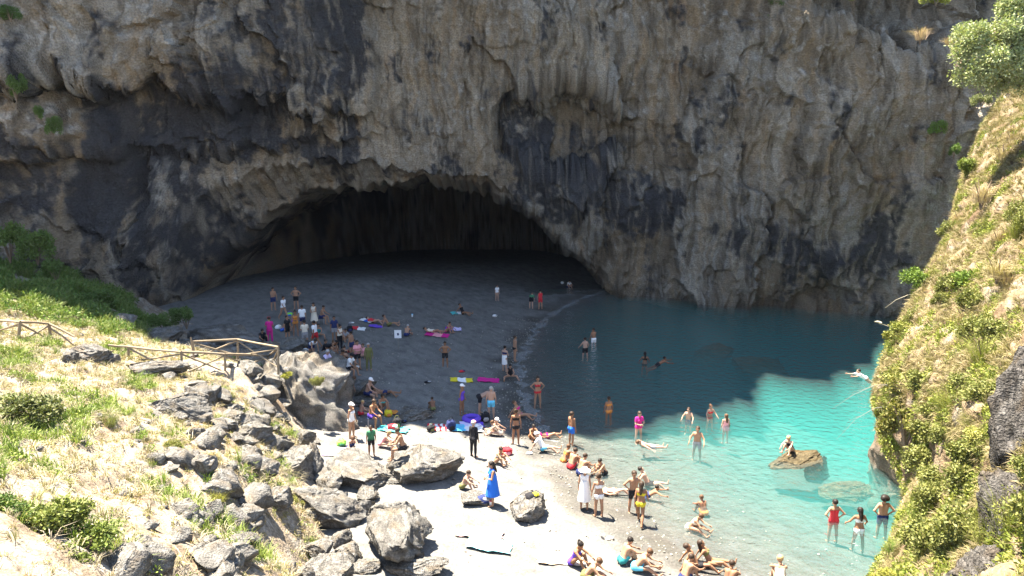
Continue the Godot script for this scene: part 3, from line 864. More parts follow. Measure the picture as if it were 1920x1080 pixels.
const SHRUBS := [[12.1, 1.23, 21.8, 0.5, 1.0, "broom0", [0.15, 0.24, 0.04], "broom_bush", "dark green broom bush beside the wading woman at the bank's foot", "bush", "", 5.02],
	[13.38, 1.88, 22.3, 1.15, 1.25, "broom1", [0.2, 0.27, 0.05], "broom_bush", "tall bright green broom bush in the lower middle of the right bank", "bush", "", 2.86],
	[12.12, 3.09, 18.5, 0.8, 1.1, "broom2", [0.17, 0.2, 0.05], "broom_bush", "olive broom bush left of the grey ledge in the corner", "bush", "", 3.83],
	[11.37, 2.02, 19.2, 0.6, 0.8, "straw0", [0.5, 0.4, 0.22], "grass_clump", "dry straw clump at the bottom of the right bank", "grass", "", 0.9],
	[10.45, 1.98, 19.0, 0.45, 0.7, "leafy0", [0.33, 0.35, 0.07], "bush", "yellow-green bush at the bottom edge beside the water", "bush", "", 3.81],
	[15.4, 2.66, 27.5, 1.5, 1.15, "leafy1", [0.22, 0.23, 0.06], "bush", "big olive bush overhanging the turquoise water", "bush", "", 5.21],
	[16.12, 3.59, 29.5, 1.3, 1.0, "leafy2", [0.28, 0.3, 0.08], "bush", "pale green bush where the bare branches hang", "bush", "", 3.14],
	[16.92, 4.93, 30.0, 1.2, 1.0, "broom0", [0.3, 0.35, 0.06], "broom_bush", "bright yellow-green broom bush above the swimmer near the bank", "bush", "", 4.45],
	[17.78, 5.04, 33.0, 1.0, 1.0, "leafy0", [0.27, 0.31, 0.07], "bush", "rounded light green bush under the nodding stalk", "bush", "", 4.03],
	[20.86, 6.87, 37.0, 1.1, 1.0, "leafy1", [0.17, 0.27, 0.05], "bush", "fresh green bush on the bank's edge against the dark cliff", "bush", "", 0.38],
	[19.59, 7.48, 32.0, 1.1, 1.0, "leafy2", [0.15, 0.24, 0.05], "bush", "mid green bush in the centre of the right bank", "bush", "", 4.55],
	[16.86, 7.14, 26.0, 1.0, 1.1, "broom1", [0.3, 0.34, 0.06], "broom_bush", "yellow-green broom high on the right bank", "bush", "", 3.55],
	[14.51, 5.43, 23.0, 0.95, 1.0, "broom2", [0.3, 0.36, 0.06], "broom_bush", "yellow-green broom beside the upper grey crag", "bush", "", 1.81],
	[13.25, 5.68, 20.0, 0.6, 0.8, "leafy0", [0.36, 0.38, 0.1], "bush", "small lime-coloured bush tucked against the pitted crag", "bush", "", 0.19],
	[11.88, 4.98, 17.0, 0.42, 0.8, "leafy1", [0.42, 0.42, 0.1], "bush", "tiny yellow-leaved bush on the tall grey crag", "bush", "", 5.19],
	[27.2, 12.3, 45.0, 0.9, 1.0, "leafy2", [0.2, 0.27, 0.09], "bush", "grey-green bush on the bank's skyline below the tree", "bush", "", 2.84],
	[24.93, 9.84, 41.5, 0.9, 1.0, "straw1", [0.5, 0.4, 0.22], "grass_clump", "long straw tussock drooping off the bank's top edge", "grass", "", 4.31],
	[23.79, 11.22, 38.0, 1.3, 1.1, "straw2", [0.55, 0.46, 0.28], "grass_clump", "pale straw tussock in the middle of the upper bank", "grass", "", 5.27],
	[26.56, 13.3, 41.0, 1.1, 1.0, "straw0", [0.56, 0.47, 0.27], "grass_clump", "straw tussock near the top right of the bank", "grass", "", 4.28],
	[18.47, 9.12, 28.0, 1.0, 1.0, "straw1", [0.5, 0.44, 0.22], "grass_clump", "dry tussock on the steep upper right bank", "grass", "", 5.53],
	[32.37, 15.02, 58.2, 0.75, 1.2, "leafy0", [0.2, 0.33, 0.06], "bush", "bright green plant hanging alone on the shaded right cliff", "bush", "", 2.37],
	[32.91, 13.35, 56.5, 0.6, 1.5, "leafy1", [0.16, 0.27, 0.06], "bush", "lower green plant hanging on the right cliff by the bank", "bush", "", 4.81],
	[26.03, 24.81, 60.0, 1.0, 0.8, "leafy2", [0.26, 0.3, 0.08], "bush", "sunlit bush on the cliff's upper right ledge", "bush", "", 2.67],
	[30.45, 24.18, 56.5, 1.2, 0.8, "leafy0", [0.34, 0.4, 0.06], "bush", "lime green bush at the top edge left of the tree", "bush", "", 5.61],
	[29.83, 21.68, 57.0, 1.3, 1.0, "straw2", [0.55, 0.44, 0.28], "grass_clump", "straw tussock spilling over the cliff ledge below the lime bush", "grass", "", 5.27],
	[30.89, 21.05, 55.0, 1.0, 0.9, "straw0", [0.5, 0.4, 0.26], "grass_clump", "faded tussock on the cliff ledge beside the tree", "grass", "", 0.58],
	[21.81, 24.95, 63.0, 1.1, 0.8, "leafy1", [0.12, 0.2, 0.05], "bush", "dark green ivy clump at the cliff top right of centre", "bush", "", 0.82],
	[20.77, 23.8, 63.5, 0.7, 1.0, "leafy2", [0.12, 0.2, 0.05], "bush", "small dark green clump below the ivy on the cliff", "bush", "", 1.3],
	[30.58, 16.58, 50.0, 0.8, 1.0, "leafy1", [0.25, 0.29, 0.12], "bush", "grey-green bush growing under the tree on the ledge", "bush", "", 5.79],
	[-28.58, 7.39, 44.5, 1.2, 1.3, "leafy0", [0.12, 0.2, 0.05], "bush", "big dark green bush against the left cliff", "bush", "", 2.62],
	[-30.42, 7.57, 44.8, 1.3, 1.5, "leafy1", [0.12, 0.2, 0.05], "bush", "dark green bush at the left edge of the photo", "bush", "", 3.76],
	[-26.98, 6.26, 43.5, 1.0, 1.0, "leafy2", [0.12, 0.2, 0.05], "bush", "shaded green bush at the back of the meadow", "bush", "", 1.81],
	[-23.93, 4.97, 42.0, 1.1, 0.8, "leafy0", [0.12, 0.2, 0.05], "bush", "green bush in the middle of the lush meadow", "bush", "", 3.04],
	[-19.72, 3.95, 41.0, 1.0, 0.9, "leafy1", [0.12, 0.2, 0.05], "bush", "green bush above the blue-grey boulder", "bush", "", 2.32],
	[-19.03, 3.75, 42.5, 1.0, 0.9, "leafy2", [0.12, 0.2, 0.05], "bush", "dark green bush beside the large shaded boulder", "bush", "", 2.11],
	[-18.95, 4.23, 37.0, 0.6, 1.0, "broom0", [0.25, 0.33, 0.07], "bush", "sunlit green bush at the meadow's front edge", "bush", "", 3.51],
	[-28.28, 14.82, 47.0, 0.6, 1.6, "leafy0", [0.12, 0.2, 0.05], "bush", "narrow green plant on the left cliff rib", "bush", "", 3.51],
	[-29.66, 16.99, 46.0, 0.8, 1.6, "leafy1", [0.12, 0.2, 0.05], "bush", "green creeper high on the left cliff", "bush", "", 5.43],
	[-28.69, 15.61, 46.5, 0.45, 1.6, "leafy2", [0.12, 0.2, 0.05], "bush", "small green creeper above the left cliff rib", "bush", "", 4.09],
	[-29.43, 21.4, 46.0, 0.7, 1.0, "leafy0", [0.1, 0.18, 0.05], "bush", "green plant at the top left corner of the cliff", "bush", "", 5.57],
	[-10.5, 3.45, 33.2, 0.4, 0.7, "leafy1", [0.3, 0.32, 0.05], "bush", "yellow-green plant growing at the end of the path", "bush", "", 5.14],
	[-9.11, 3.06, 33.0, 0.45, 1.0, "leafy2", [0.25, 0.27, 0.08], "bush", "olive plant hanging over the steep-faced boulder", "bush", "", 5.95],
	[-12.57, 3.78, 32.0, 0.4, 0.8, "straw1", [0.3, 0.3, 0.1], "grass_clump", "olive tuft beside the fence's front rail", "grass", "", 4.03],
	[-7.33, 1.97, 23.4, 0.42, 1.1, "leafy0", [0.28, 0.3, 0.04], "bush", "yellow-green bush wedged between white boulders", "bush", "", 0.98],
	[-8.16, 6.28, 12.9, 0.75, 0.8, "leafy1", [0.17, 0.23, 0.05], "bush", "green bush near the bottom left corner", "bush", "", 5.16],
	[-8.94, 6.58, 13.24, 0.8, 0.8, "leafy2", [0.2, 0.25, 0.06], "bush", "bushy green plant in the bottom left corner patch", "bush", "", 5.79],
	[-9.57, 6.98, 13.02, 0.55, 0.9, "leafy0", [0.12, 0.2, 0.05], "bush", "dark green plant at the left edge near the bottom", "bush", "", 5.43],
	[-13.44, 6.49, 19.74, 1.1, 0.75, "leafy1", [0.16, 0.19, 0.07], "bush", "olive bush at the left edge of the dry slope", "bush", "", 3.41],
	[-11.92, 5.86, 20.96, 0.6, 0.9, "broom1", [0.28, 0.32, 0.12], "bush", "pale green fennel-like plant on the upper slope", "bush", "", 4.28],
	[-9.95, 5.28, 19.26, 0.3, 0.9, "broom2", [0.25, 0.36, 0.04], "bush", "vivid green tuft in the middle of the slope", "bush", "", 1.27],
	[-9.98, 5.19, 20.56, 0.45, 0.8, "leafy2", [0.22, 0.24, 0.06], "bush", "olive plant beside the vivid green tuft", "bush", "", 4.99],
	[-9.51, 4.97, 20.7, 0.3, 0.8, "broom0", [0.24, 0.34, 0.05], "bush", "small fresh green plant below the tilted boulder", "bush", "", 3.44],
	[-12.75, 4.88, 25.3, 0.35, 0.8, "leafy0", [0.18, 0.29, 0.06], "bush", "green plant at the left foot of the tilted boulder", "bush", "", 1.71],
	[-8.27, 4.29, 19.2, 0.55, 0.7, "broom1", [0.3, 0.32, 0.14], "bush", "greyish green plant low on the slope above the gap", "bush", "", 0.38],
	[-7.74, 4.96, 16.38, 0.45, 0.7, "broom2", [0.26, 0.36, 0.07], "bush", "light green tuft near the bottom of the slope", "bush", "", 5.12],
	[30.71, 15.24, 48.85, 0.76, 0.85, "leafy0", [0.22, 0.25, 0.07], "scrub_bush", "rounded olive leafy bush high up on the right bank by the water", "bush", "scrub bushes on the right bank", 1.76],
	[22.02, 10.88, 32.3, 0.85, 1.07, "leafy0", [0.22, 0.25, 0.07], "scrub_bush", "rounded olive leafy bush high up on the bank at the right edge", "bush", "scrub bushes on the right bank", 2.27],
	[18.04, 7.64, 28.7, 0.8, 1.15, "leafy1", [0.22, 0.25, 0.07], "scrub_bush", "rounded olive leafy bush in the middle of the bank, mid slope", "bush", "scrub bushes on the right bank", 1.86],
	[11.53, 4.1, 17.25, 1.02, 1.14, "leafy0", [0.22, 0.25, 0.07], "scrub_bush", "rounded olive leafy bush near the bottom corner of the bank, mid slope", "bush", "scrub bushes on the right bank", 1.75],
	[13.0, 5.25, 19.17, 0.71, 1.14, "leafy2", [0.22, 0.25, 0.07], "scrub_bush", "rounded olive leafy bush on the lower part of the bank at the right edge", "bush", "scrub bushes on the right bank", 5.38],
	[14.63, 5.23, 23.93, 0.87, 1.01, "broom0", [0.27, 0.31, 0.07], "scrub_bush", "upright green broom bush on the lower part of the bank, mid slope", "bush", "scrub bushes on the right bank", 3.36],
	[17.62, 8.93, 24.48, 0.69, 1.02, "straw1", [0.46, 0.38, 0.2], "straw_tussock", "drooping straw tussock in the middle of the bank at the right edge", "grass", "scrub bushes on the right bank", 4.29],
	[28.46, 14.04, 44.38, 0.81, 0.99, "straw1", [0.46, 0.38, 0.2], "straw_tussock", "drooping straw tussock high up on the bank, mid slope", "grass", "scrub bushes on the right bank", 0.07],
	[14.72, 6.01, 23.28, 0.74, 1.01, "leafy0", [0.22, 0.25, 0.07], "scrub_bush", "rounded olive leafy bush on the lower part of the bank, mid slope", "bush", "scrub bushes on the right bank", 0.8],
	[20.09, 7.83, 33.37, 0.89, 0.92, "straw1", [0.46, 0.38, 0.2], "straw_tussock", "drooping straw tussock in the middle of the bank, mid slope", "grass", "scrub bushes on the right bank", 4.24],
	[24.71, 9.15, 41.64, 1.03, 0.81, "leafy0", [0.22, 0.25, 0.07], "scrub_bush", "rounded olive leafy bush high up on the right bank by the water", "bush", "scrub bushes on the right bank", 2.21],
	[20.03, 7.65, 33.58, 0.71, 0.93, "broom1", [0.27, 0.31, 0.07], "scrub_bush", "upright green broom bush in the middle of the right bank by the water", "bush", "scrub bushes on the right bank", 1.88],
	[14.17, 5.71, 22.13, 0.94, 0.84, "leafy2", [0.22, 0.25, 0.07], "scrub_bush", "rounded olive leafy bush on the lower part of the bank, mid slope", "bush", "scrub bushes on the right bank", 4.88],
	[28.96, 14.73, 44.0, 0.71, 0.88, "straw0", [0.46, 0.38, 0.2], "straw_tussock", "drooping straw tussock high up on the bank at the right edge", "grass", "scrub bushes on the right bank", 4.82],
	[14.89, 2.22, 24.81, 0.87, 0.83, "broom0", [0.27, 0.31, 0.07], "scrub_bush", "upright green broom bush near the bottom corner of the right bank by the water", "bush", "scrub bushes on the right bank", 3.6],
	[28.26, 14.27, 42.99, 0.77, 1.1, "straw0", [0.46, 0.38, 0.2], "straw_tussock", "drooping straw tussock high up on the bank at the right edge", "grass", "scrub bushes on the right bank", 1.02],
	[13.76, 5.67, 20.92, 0.69, 1.08, "broom0", [0.27, 0.31, 0.07], "scrub_bush", "upright green broom bush on the lower part of the bank, mid slope", "bush", "scrub bushes on the right bank", 0.2],
	[29.37, 14.49, 46.18, 0.64, 0.9, "broom1", [0.27, 0.31, 0.07], "scrub_bush", "upright green broom bush high up on the bank, mid slope", "bush", "scrub bushes on the right bank", 4.84],
	[18.66, 8.83, 27.53, 0.84, 0.95, "straw1", [0.46, 0.38, 0.2], "straw_tussock", "drooping straw tussock in the middle of the bank at the right edge", "grass", "scrub bushes on the right bank", 3.11],
	[25.87, 12.15, 40.6, 0.7, 1.0, "straw2", [0.46, 0.38, 0.2], "straw_tussock", "drooping straw tussock high up on the bank, mid slope", "grass", "scrub bushes on the right bank", 0.21],
	[15.71, 4.35, 27.89, 1.02, 1.11, "straw0", [0.46, 0.38, 0.2], "straw_tussock", "drooping straw tussock on the lower part of the right bank by the water", "grass", "scrub bushes on the right bank", 5.92],
	[14.03, 7.83, 18.68, 0.57, 0.96, "leafy0", [0.22, 0.25, 0.07], "scrub_bush", "rounded olive leafy bush on the lower part of the bank at the right edge", "bush", "scrub bushes on the right bank", 4.52],
	[21.0, 10.82, 29.58, 0.72, 0.88, "broom1", [0.27, 0.31, 0.07], "scrub_bush", "upright green broom bush high up on the bank at the right edge", "bush", "scrub bushes on the right bank", 0.41],
	[18.92, 6.99, 32.21, 0.57, 1.12, "leafy0", [0.22, 0.25, 0.07], "scrub_bush", "rounded olive leafy bush in the middle of the right bank by the water", "bush", "scrub bushes on the right bank", 4.16],
	[26.83, 13.73, 39.81, 0.84, 0.8, "straw2", [0.46, 0.38, 0.2], "straw_tussock", "drooping straw tussock high up on the bank at the right edge", "grass", "scrub bushes on the right bank", 4.47],
	[13.44, 2.74, 21.85, 0.81, 0.94, "leafy0", [0.22, 0.25, 0.07], "scrub_bush", "rounded olive leafy bush near the bottom corner of the right bank by the water", "bush", "scrub bushes on the right bank", 5.63],
	[19.42, 7.51, 32.4, 1.04, 0.99, "leafy1", [0.22, 0.25, 0.07], "scrub_bush", "rounded olive leafy bush in the middle of the bank, mid slope", "bush", "scrub bushes on the right bank", 4.87],
	[12.06, 2.22, 20.22, 0.82, 1.09, "leafy0", [0.22, 0.25, 0.07], "scrub_bush", "rounded olive leafy bush near the bottom corner of the right bank by the water", "bush", "scrub bushes on the right bank", 1.03],
	[22.51, 11.39, 32.64, 0.96, 0.8, "straw0", [0.46, 0.38, 0.2], "straw_tussock", "drooping straw tussock high up on the bank at the right edge", "grass", "scrub bushes on the right bank", 3.77],
	[27.62, 11.98, 45.56, 0.67, 1.02, "straw1", [0.46, 0.38, 0.2], "straw_tussock", "drooping straw tussock high up on the right bank by the water", "grass", "scrub bushes on the right bank", 3.12],
	[11.75, 2.74, 19.18, 0.98, 1.07, "leafy0", [0.22, 0.25, 0.07], "scrub_bush", "rounded olive leafy bush near the bottom corner of the bank, mid slope", "bush", "scrub bushes on the right bank", 0.28],
	[11.47, 3.53, 17.85, 0.98, 0.83, "leafy0", [0.22, 0.25, 0.07], "scrub_bush", "rounded olive leafy bush near the bottom corner of the bank, mid slope", "bush", "scrub bushes on the right bank", 3.01],
	[14.78, 3.81, 24.64, 0.74, 0.94, "leafy2", [0.22, 0.25, 0.07], "scrub_bush", "rounded olive leafy bush on the lower part of the bank, mid slope", "bush", "scrub bushes on the right bank", 1.82],
	[11.76, 7.41, 14.73, 0.61, 0.99, "broom0", [0.27, 0.31, 0.07], "scrub_bush", "upright green broom bush on the lower part of the bank at the right edge", "bush", "scrub bushes on the right bank", 4.3],
	[15.73, 3.45, 28.58, 0.57, 0.96, "leafy1", [0.22, 0.25, 0.07], "scrub_bush", "rounded olive leafy bush on the lower part of the right bank by the water", "bush", "scrub bushes on the right bank", 3.9],
	[16.62, 7.33, 25.91, 0.86, 0.95, "leafy0", [0.22, 0.25, 0.07], "scrub_bush", "rounded olive leafy bush in the middle of the bank, mid slope", "bush", "scrub bushes on the right bank", 2.23],
	[15.36, 7.06, 23.46, 1.03, 0.95, "broom0", [0.27, 0.31, 0.07], "scrub_bush", "upright green broom bush in the middle of the bank at the right edge", "bush", "scrub bushes on the right bank", 0.11],
	[14.24, 2.68, 23.32, 0.95, 0.88, "leafy0", [0.22, 0.25, 0.07], "scrub_bush", "rounded olive leafy bush near the bottom corner of the right bank by the water", "bush", "scrub bushes on the right bank", 0.78],
	[11.45, 2.75, 18.76, 0.61, 1.04, "leafy2", [0.22, 0.25, 0.07], "scrub_bush", "rounded olive leafy bush near the bottom corner of the bank, mid slope", "bush", "scrub bushes on the right bank", 5.63],
	[21.03, 10.25, 30.88, 0.95, 1.03, "broom1", [0.27, 0.31, 0.07], "scrub_bush", "upright green broom bush high up on the bank at the right edge", "bush", "scrub bushes on the right bank", 4.4],
	[18.73, 6.01, 33.61, 0.79, 0.88, "leafy0", [0.22, 0.25, 0.07], "scrub_bush", "rounded olive leafy bush in the middle of the right bank by the water", "bush", "scrub bushes on the right bank", 2.33],
	[16.44, 6.95, 26.31, 0.64, 0.81, "broom0", [0.27, 0.31, 0.07], "scrub_bush", "upright green broom bush in the middle of the bank, mid slope", "bush", "scrub bushes on the right bank", 5.05],
	[11.3, 5.36, 15.54, 0.97, 1.13, "broom0", [0.27, 0.31, 0.07], "scrub_bush", "upright green broom bush near the bottom corner of the bank at the right edge", "bush", "scrub bushes on the right bank", 3.47],
	[26.18, 10.52, 43.57, 0.81, 1.05, "broom1", [0.27, 0.31, 0.07], "scrub_bush", "upright green broom bush high up on the right bank by the water", "bush", "scrub bushes on the right bank", 0.64],
	[21.15, 10.7, 30.28, 0.83, 1.1, "leafy0", [0.22, 0.25, 0.07], "scrub_bush", "rounded olive leafy bush high up on the bank at the right edge", "bush", "scrub bushes on the right bank", 1.08],
	[10.88, 6.55, 13.16, 0.78, 1.05, "leafy1", [0.22, 0.25, 0.07], "scrub_bush", "rounded olive leafy bush near the bottom corner of the bank at the right edge", "bush", "scrub bushes on the right bank", 5.66],
	[13.3, 4.67, 20.1, 0.83, 1.14, "leafy2", [0.22, 0.25, 0.07], "scrub_bush", "rounded olive leafy bush on the lower part of the bank, mid slope", "bush", "scrub bushes on the right bank", 2.25],
	[11.76, 6.54, 15.61, 0.76, 1.0, "leafy1", [0.22, 0.25, 0.07], "scrub_bush", "rounded olive leafy bush near the bottom corner of the bank at the right edge", "bush", "scrub bushes on the right bank", 3.48],
	[27.41, 13.74, 41.68, 0.87, 1.11, "straw0", [0.46, 0.38, 0.2], "straw_tussock", "drooping straw tussock high up on the bank at the right edge", "grass", "scrub bushes on the right bank", 0.9],
	[11.37, 4.83, 16.17, 0.84, 1.1, "broom0", [0.27, 0.31, 0.07], "scrub_bush", "upright green broom bush near the bottom corner of the bank at the right edge", "bush", "scrub bushes on the right bank", 0.82],
	[24.62, 9.65, 40.63, 0.71, 0.88, "broom1", [0.27, 0.31, 0.07], "scrub_bush", "upright green broom bush high up on the right bank by the water", "bush", "scrub bushes on the right bank", 4.15],
	[29.3, 14.38, 46.18, 0.85, 1.0, "straw2", [0.46, 0.38, 0.2], "straw_tussock", "drooping straw tussock high up on the right bank by the water", "grass", "scrub bushes on the right bank", 5.9],
	[27.47, 12.86, 43.79, 0.79, 0.93, "straw1", [0.46, 0.38, 0.2], "straw_tussock", "drooping straw tussock high up on the right bank by the water", "grass", "scrub bushes on the right bank", 1.03],
	[14.93, 4.38, 25.29, 0.76, 1.04, "leafy1", [0.22, 0.25, 0.07], "scrub_bush", "rounded olive leafy bush on the lower part of the bank, mid slope", "bush", "scrub bushes on the right bank", 4.21],
	[12.89, 4.38, 19.5, 0.79, 1.05, "leafy0", [0.22, 0.25, 0.07], "scrub_bush", "rounded olive leafy bush near the bottom corner of the bank, mid slope", "bush", "scrub bushes on the right bank", 5.14],
	[14.13, 6.52, 21.09, 0.78, 0.88, "leafy0", [0.22, 0.25, 0.07], "scrub_bush", "rounded olive leafy bush on the lower part of the bank at the right edge", "bush", "scrub bushes on the right bank", 1.41],
	[21.35, 9.82, 32.5, 0.98, 0.88, "straw0", [0.46, 0.38, 0.2], "straw_tussock", "drooping straw tussock high up on the bank at the right edge", "grass", "scrub bushes on the right bank", 1.14],
	[15.09, 2.36, 25.26, 1.0, 0.89, "leafy0", [0.22, 0.25, 0.07], "scrub_bush", "rounded olive leafy bush on the lower part of the right bank by the water", "bush", "scrub bushes on the right bank", 5.19],
	[14.38, 4.37, 23.28, 0.61, 0.89, "leafy0", [0.22, 0.25, 0.07], "scrub_bush", "rounded olive leafy bush on the lower part of the bank, mid slope", "bush", "scrub bushes on the right bank", 5.48],
	[11.37, 3.38, 17.89, 0.55, 0.92, "leafy2", [0.22, 0.25, 0.07], "scrub_bush", "rounded olive leafy bush near the bottom corner of the bank, mid slope", "bush", "scrub bushes on the right bank", 2.62],
	[16.39, 5.13, 29.43, 0.75, 0.99, "straw0", [0.46, 0.38, 0.2], "straw_tussock", "drooping straw tussock in the middle of the right bank by the water", "grass", "scrub bushes on the right bank", 0.72],
	[13.2, 5.21, 19.67, 0.77, 0.98, "leafy0", [0.22, 0.25, 0.07], "scrub_bush", "rounded olive leafy bush on the lower part of the bank, mid slope", "bush", "scrub bushes on the right bank", 1.51],
	[16.1, 7.37, 24.59, 0.93, 0.9, "leafy2", [0.22, 0.25, 0.07], "scrub_bush", "rounded olive leafy bush in the middle of the bank at the right edge", "bush", "scrub bushes on the right bank", 4.06],
	[19.01, 9.02, 28.06, 0.6, 1.13, "straw1", [0.46, 0.38, 0.2], "straw_tussock", "drooping straw tussock in the middle of the bank at the right edge", "grass", "scrub bushes on the right bank", 2.03],
	[17.58, 7.33, 28.26, 0.8, 0.82, "straw0", [0.46, 0.38, 0.2], "straw_tussock", "drooping straw tussock in the middle of the bank, mid slope", "grass", "scrub bushes on the right bank", 1.77],
	[21.38, 10.07, 32.09, 0.64, 1.11, "straw0", [0.46, 0.38, 0.2], "straw_tussock", "drooping straw tussock high up on the bank at the right edge", "grass", "scrub bushes on the right bank", 3.93],
	[11.11, 5.97, 14.53, 1.01, 1.03, "leafy1", [0.22, 0.25, 0.07], "scrub_bush", "rounded olive leafy bush near the bottom corner of the bank at the right edge", "bush", "scrub bushes on the right bank", 3.9],
	[15.51, 4.88, 26.81, 0.78, 0.91, "leafy2", [0.22, 0.25, 0.07], "scrub_bush", "rounded olive leafy bush on the lower part of the right bank by the water", "bush", "scrub bushes on the right bank", 1.06],
	[11.24, 4.62, 16.16, 0.73, 0.89, "broom0", [0.27, 0.31, 0.07], "scrub_bush", "upright green broom bush near the bottom corner of the bank at the right edge", "bush", "scrub bushes on the right bank", 2.3],
	[27.88, 12.2, 45.98, 0.69, 1.04, "broom1", [0.27, 0.31, 0.07], "scrub_bush", "upright green broom bush high up on the right bank by the water", "bush", "scrub bushes on the right bank", 3.09],
	[24.97, 12.95, 36.25, 0.82, 1.07, "straw2", [0.46, 0.38, 0.2], "straw_tussock", "drooping straw tussock high up on the bank at the right edge", "grass", "scrub bushes on the right bank", 2.12],
	[27.04, 11.7, 44.35, 0.85, 1.04, "straw1", [0.46, 0.38, 0.2], "straw_tussock", "drooping straw tussock high up on the right bank by the water", "grass", "scrub bushes on the right bank", 3.39]]

func build_pebbles() -> void:
	var stone := rock_mesh(1700, 9, 7, 0.1)
	var spots := []
	var tints := []
	var band := nz(61, 0.5, 2)
	for n in 15000:
		var d := rng.randf_range(21.0, 60.0)
		var q := rng.randf_range(-7.0, 12.0)
		var x := table(SHORE, d) - q
		var want := exp(-pow((q - 0.6) / 1.3, 2.0)) * 0.8 + exp(-pow((d - 36.5) / 2.2, 2.0)) * 0.55 * smoothstep(0.0, 1.0, q) + 0.06
		if rng.randf() > want + band.get_noise_2d(x, d) * 0.5: continue
		if hill_height(x, d) > beach_height(x, d) - 0.2: continue
		var size := 0.018 + 0.05 * pow(rng.randf(), 3.0)
		spots.append(lay(Vector3(x, beach_height(x, d) + 0.02, -d), Vector3(rng.randfn() * 0.3, 1, rng.randfn() * 0.3), size, 0.6))
		tints.append(Color(0.55, 0.54, 0.52).lerp(Color(1.4, 1.35, 1.25), rng.randf()))
	var m := paint("pebble", Color.WHITE, 0.9)
	m.vertex_color_use_as_albedo = true
	scatter("pebbles", stone, m, spots, tints)

func build_shrubs() -> void:
	var meshes := {}
	for k in 3:
		var r := RandomNumberGenerator.new()
		r.seed = 70 + k
		var lobes := []
		for n in 9:
			lobes.append([Vector3(r.randf_range(-0.6, 0.6), r.randf_range(0.25, 0.95), r.randf_range(-0.6, 0.6)), r.randf_range(0.2, 0.42)])
		meshes["leafy%d" % k] = leaf_mesh(80 + k, 3400, lobes, 0.12, 0.032)
		meshes["broom%d" % k] = joined([tuft_mesh(90 + k, 260, 1.15, 0.75, 0.007, 0.15), leaf_mesh(93 + k, 420, [[Vector3(0, 0.7, 0), 0.45], [Vector3(0.25, 0.5, 0.1), 0.35]], 0.07, 0.012)])
		meshes["straw%d" % k] = tuft_mesh(96 + k, 260, 0.9, 0.6, 0.008, 0.45)
	for s in SHRUBS:  # x, y, d, size, height ratio, type, colour, name, label, category, group, turn
		var o := thing(s[7], Vector3(s[0], s[1], -s[2]), s[11])
		o.scale = Vector3(s[3], s[3] * s[4], s[3])
		var c: Array = s[6]
		put("foliage", meshes[s[5]], leaf_mat("leaf_%.2f_%.2f" % [c[0], c[1]], lin(c[0] * 0.85, c[1] * 0.8, c[2] * 0.9)), o)
		var stems := []
		for k in 4:
			var a: float = k * 1.7 + s[0]
			stems.append(stick([Vector3.ZERO - Vector3(0, 0.25, 0), Vector3(cos(a) * 0.18, 0.35, sin(a) * 0.18), Vector3(cos(a) * 0.4, 0.8, sin(a) * 0.4)], [0.035, 0.024, 0.008], 5))
		put("stem", joined(stems), paint("twig_bark", lin(0.16, 0.12, 0.085)), o)
		tag(o, s[8], s[9], s[10])

func build_tree() -> void:
	var o := thing("olive_tree", Vector3(25.62, 19.52, -40.00))
	tag(o, "grey-green leafy tree leaning out at the top right corner", "tree")
	var bark := paint("bark", lin(0.17, 0.13, 0.095))
	put("trunk", stick([Vector3(1.3, -2.3, -1.2), Vector3(0.8, -1.4, -0.7), Vector3(0.2, 0, -0.2), Vector3(0.05, 1.4, 0.1)], [0.22, 0.17, 0.12, 0.05], 9), bark, o)
	var r := RandomNumberGenerator.new()
	r.seed = 5
	var lobes := []
	for k in 62:
		var e := Vector3(r.randf_range(-2.4, 2.8), r.randf_range(-2.5, 3.0), r.randf_range(-1.6, 1.6))
		if e.y > e.x * 1.1 + 2.6: e.y -= 2.2
		lobes.append([e, r.randf_range(0.55, 0.95)])
		put("limb", stick([Vector3(0.2, -0.6 + k * 0.02, 0.05), e * 0.5 + Vector3(0.1, 0.1, 0), e], [0.06, 0.035, 0.012], 5), bark, o)
	put("crown", leaf_mesh(6, 40000, lobes, 0.17, 0.042), leaf_mat("tree_leaf", lin(0.33, 0.37, 0.19)), o)

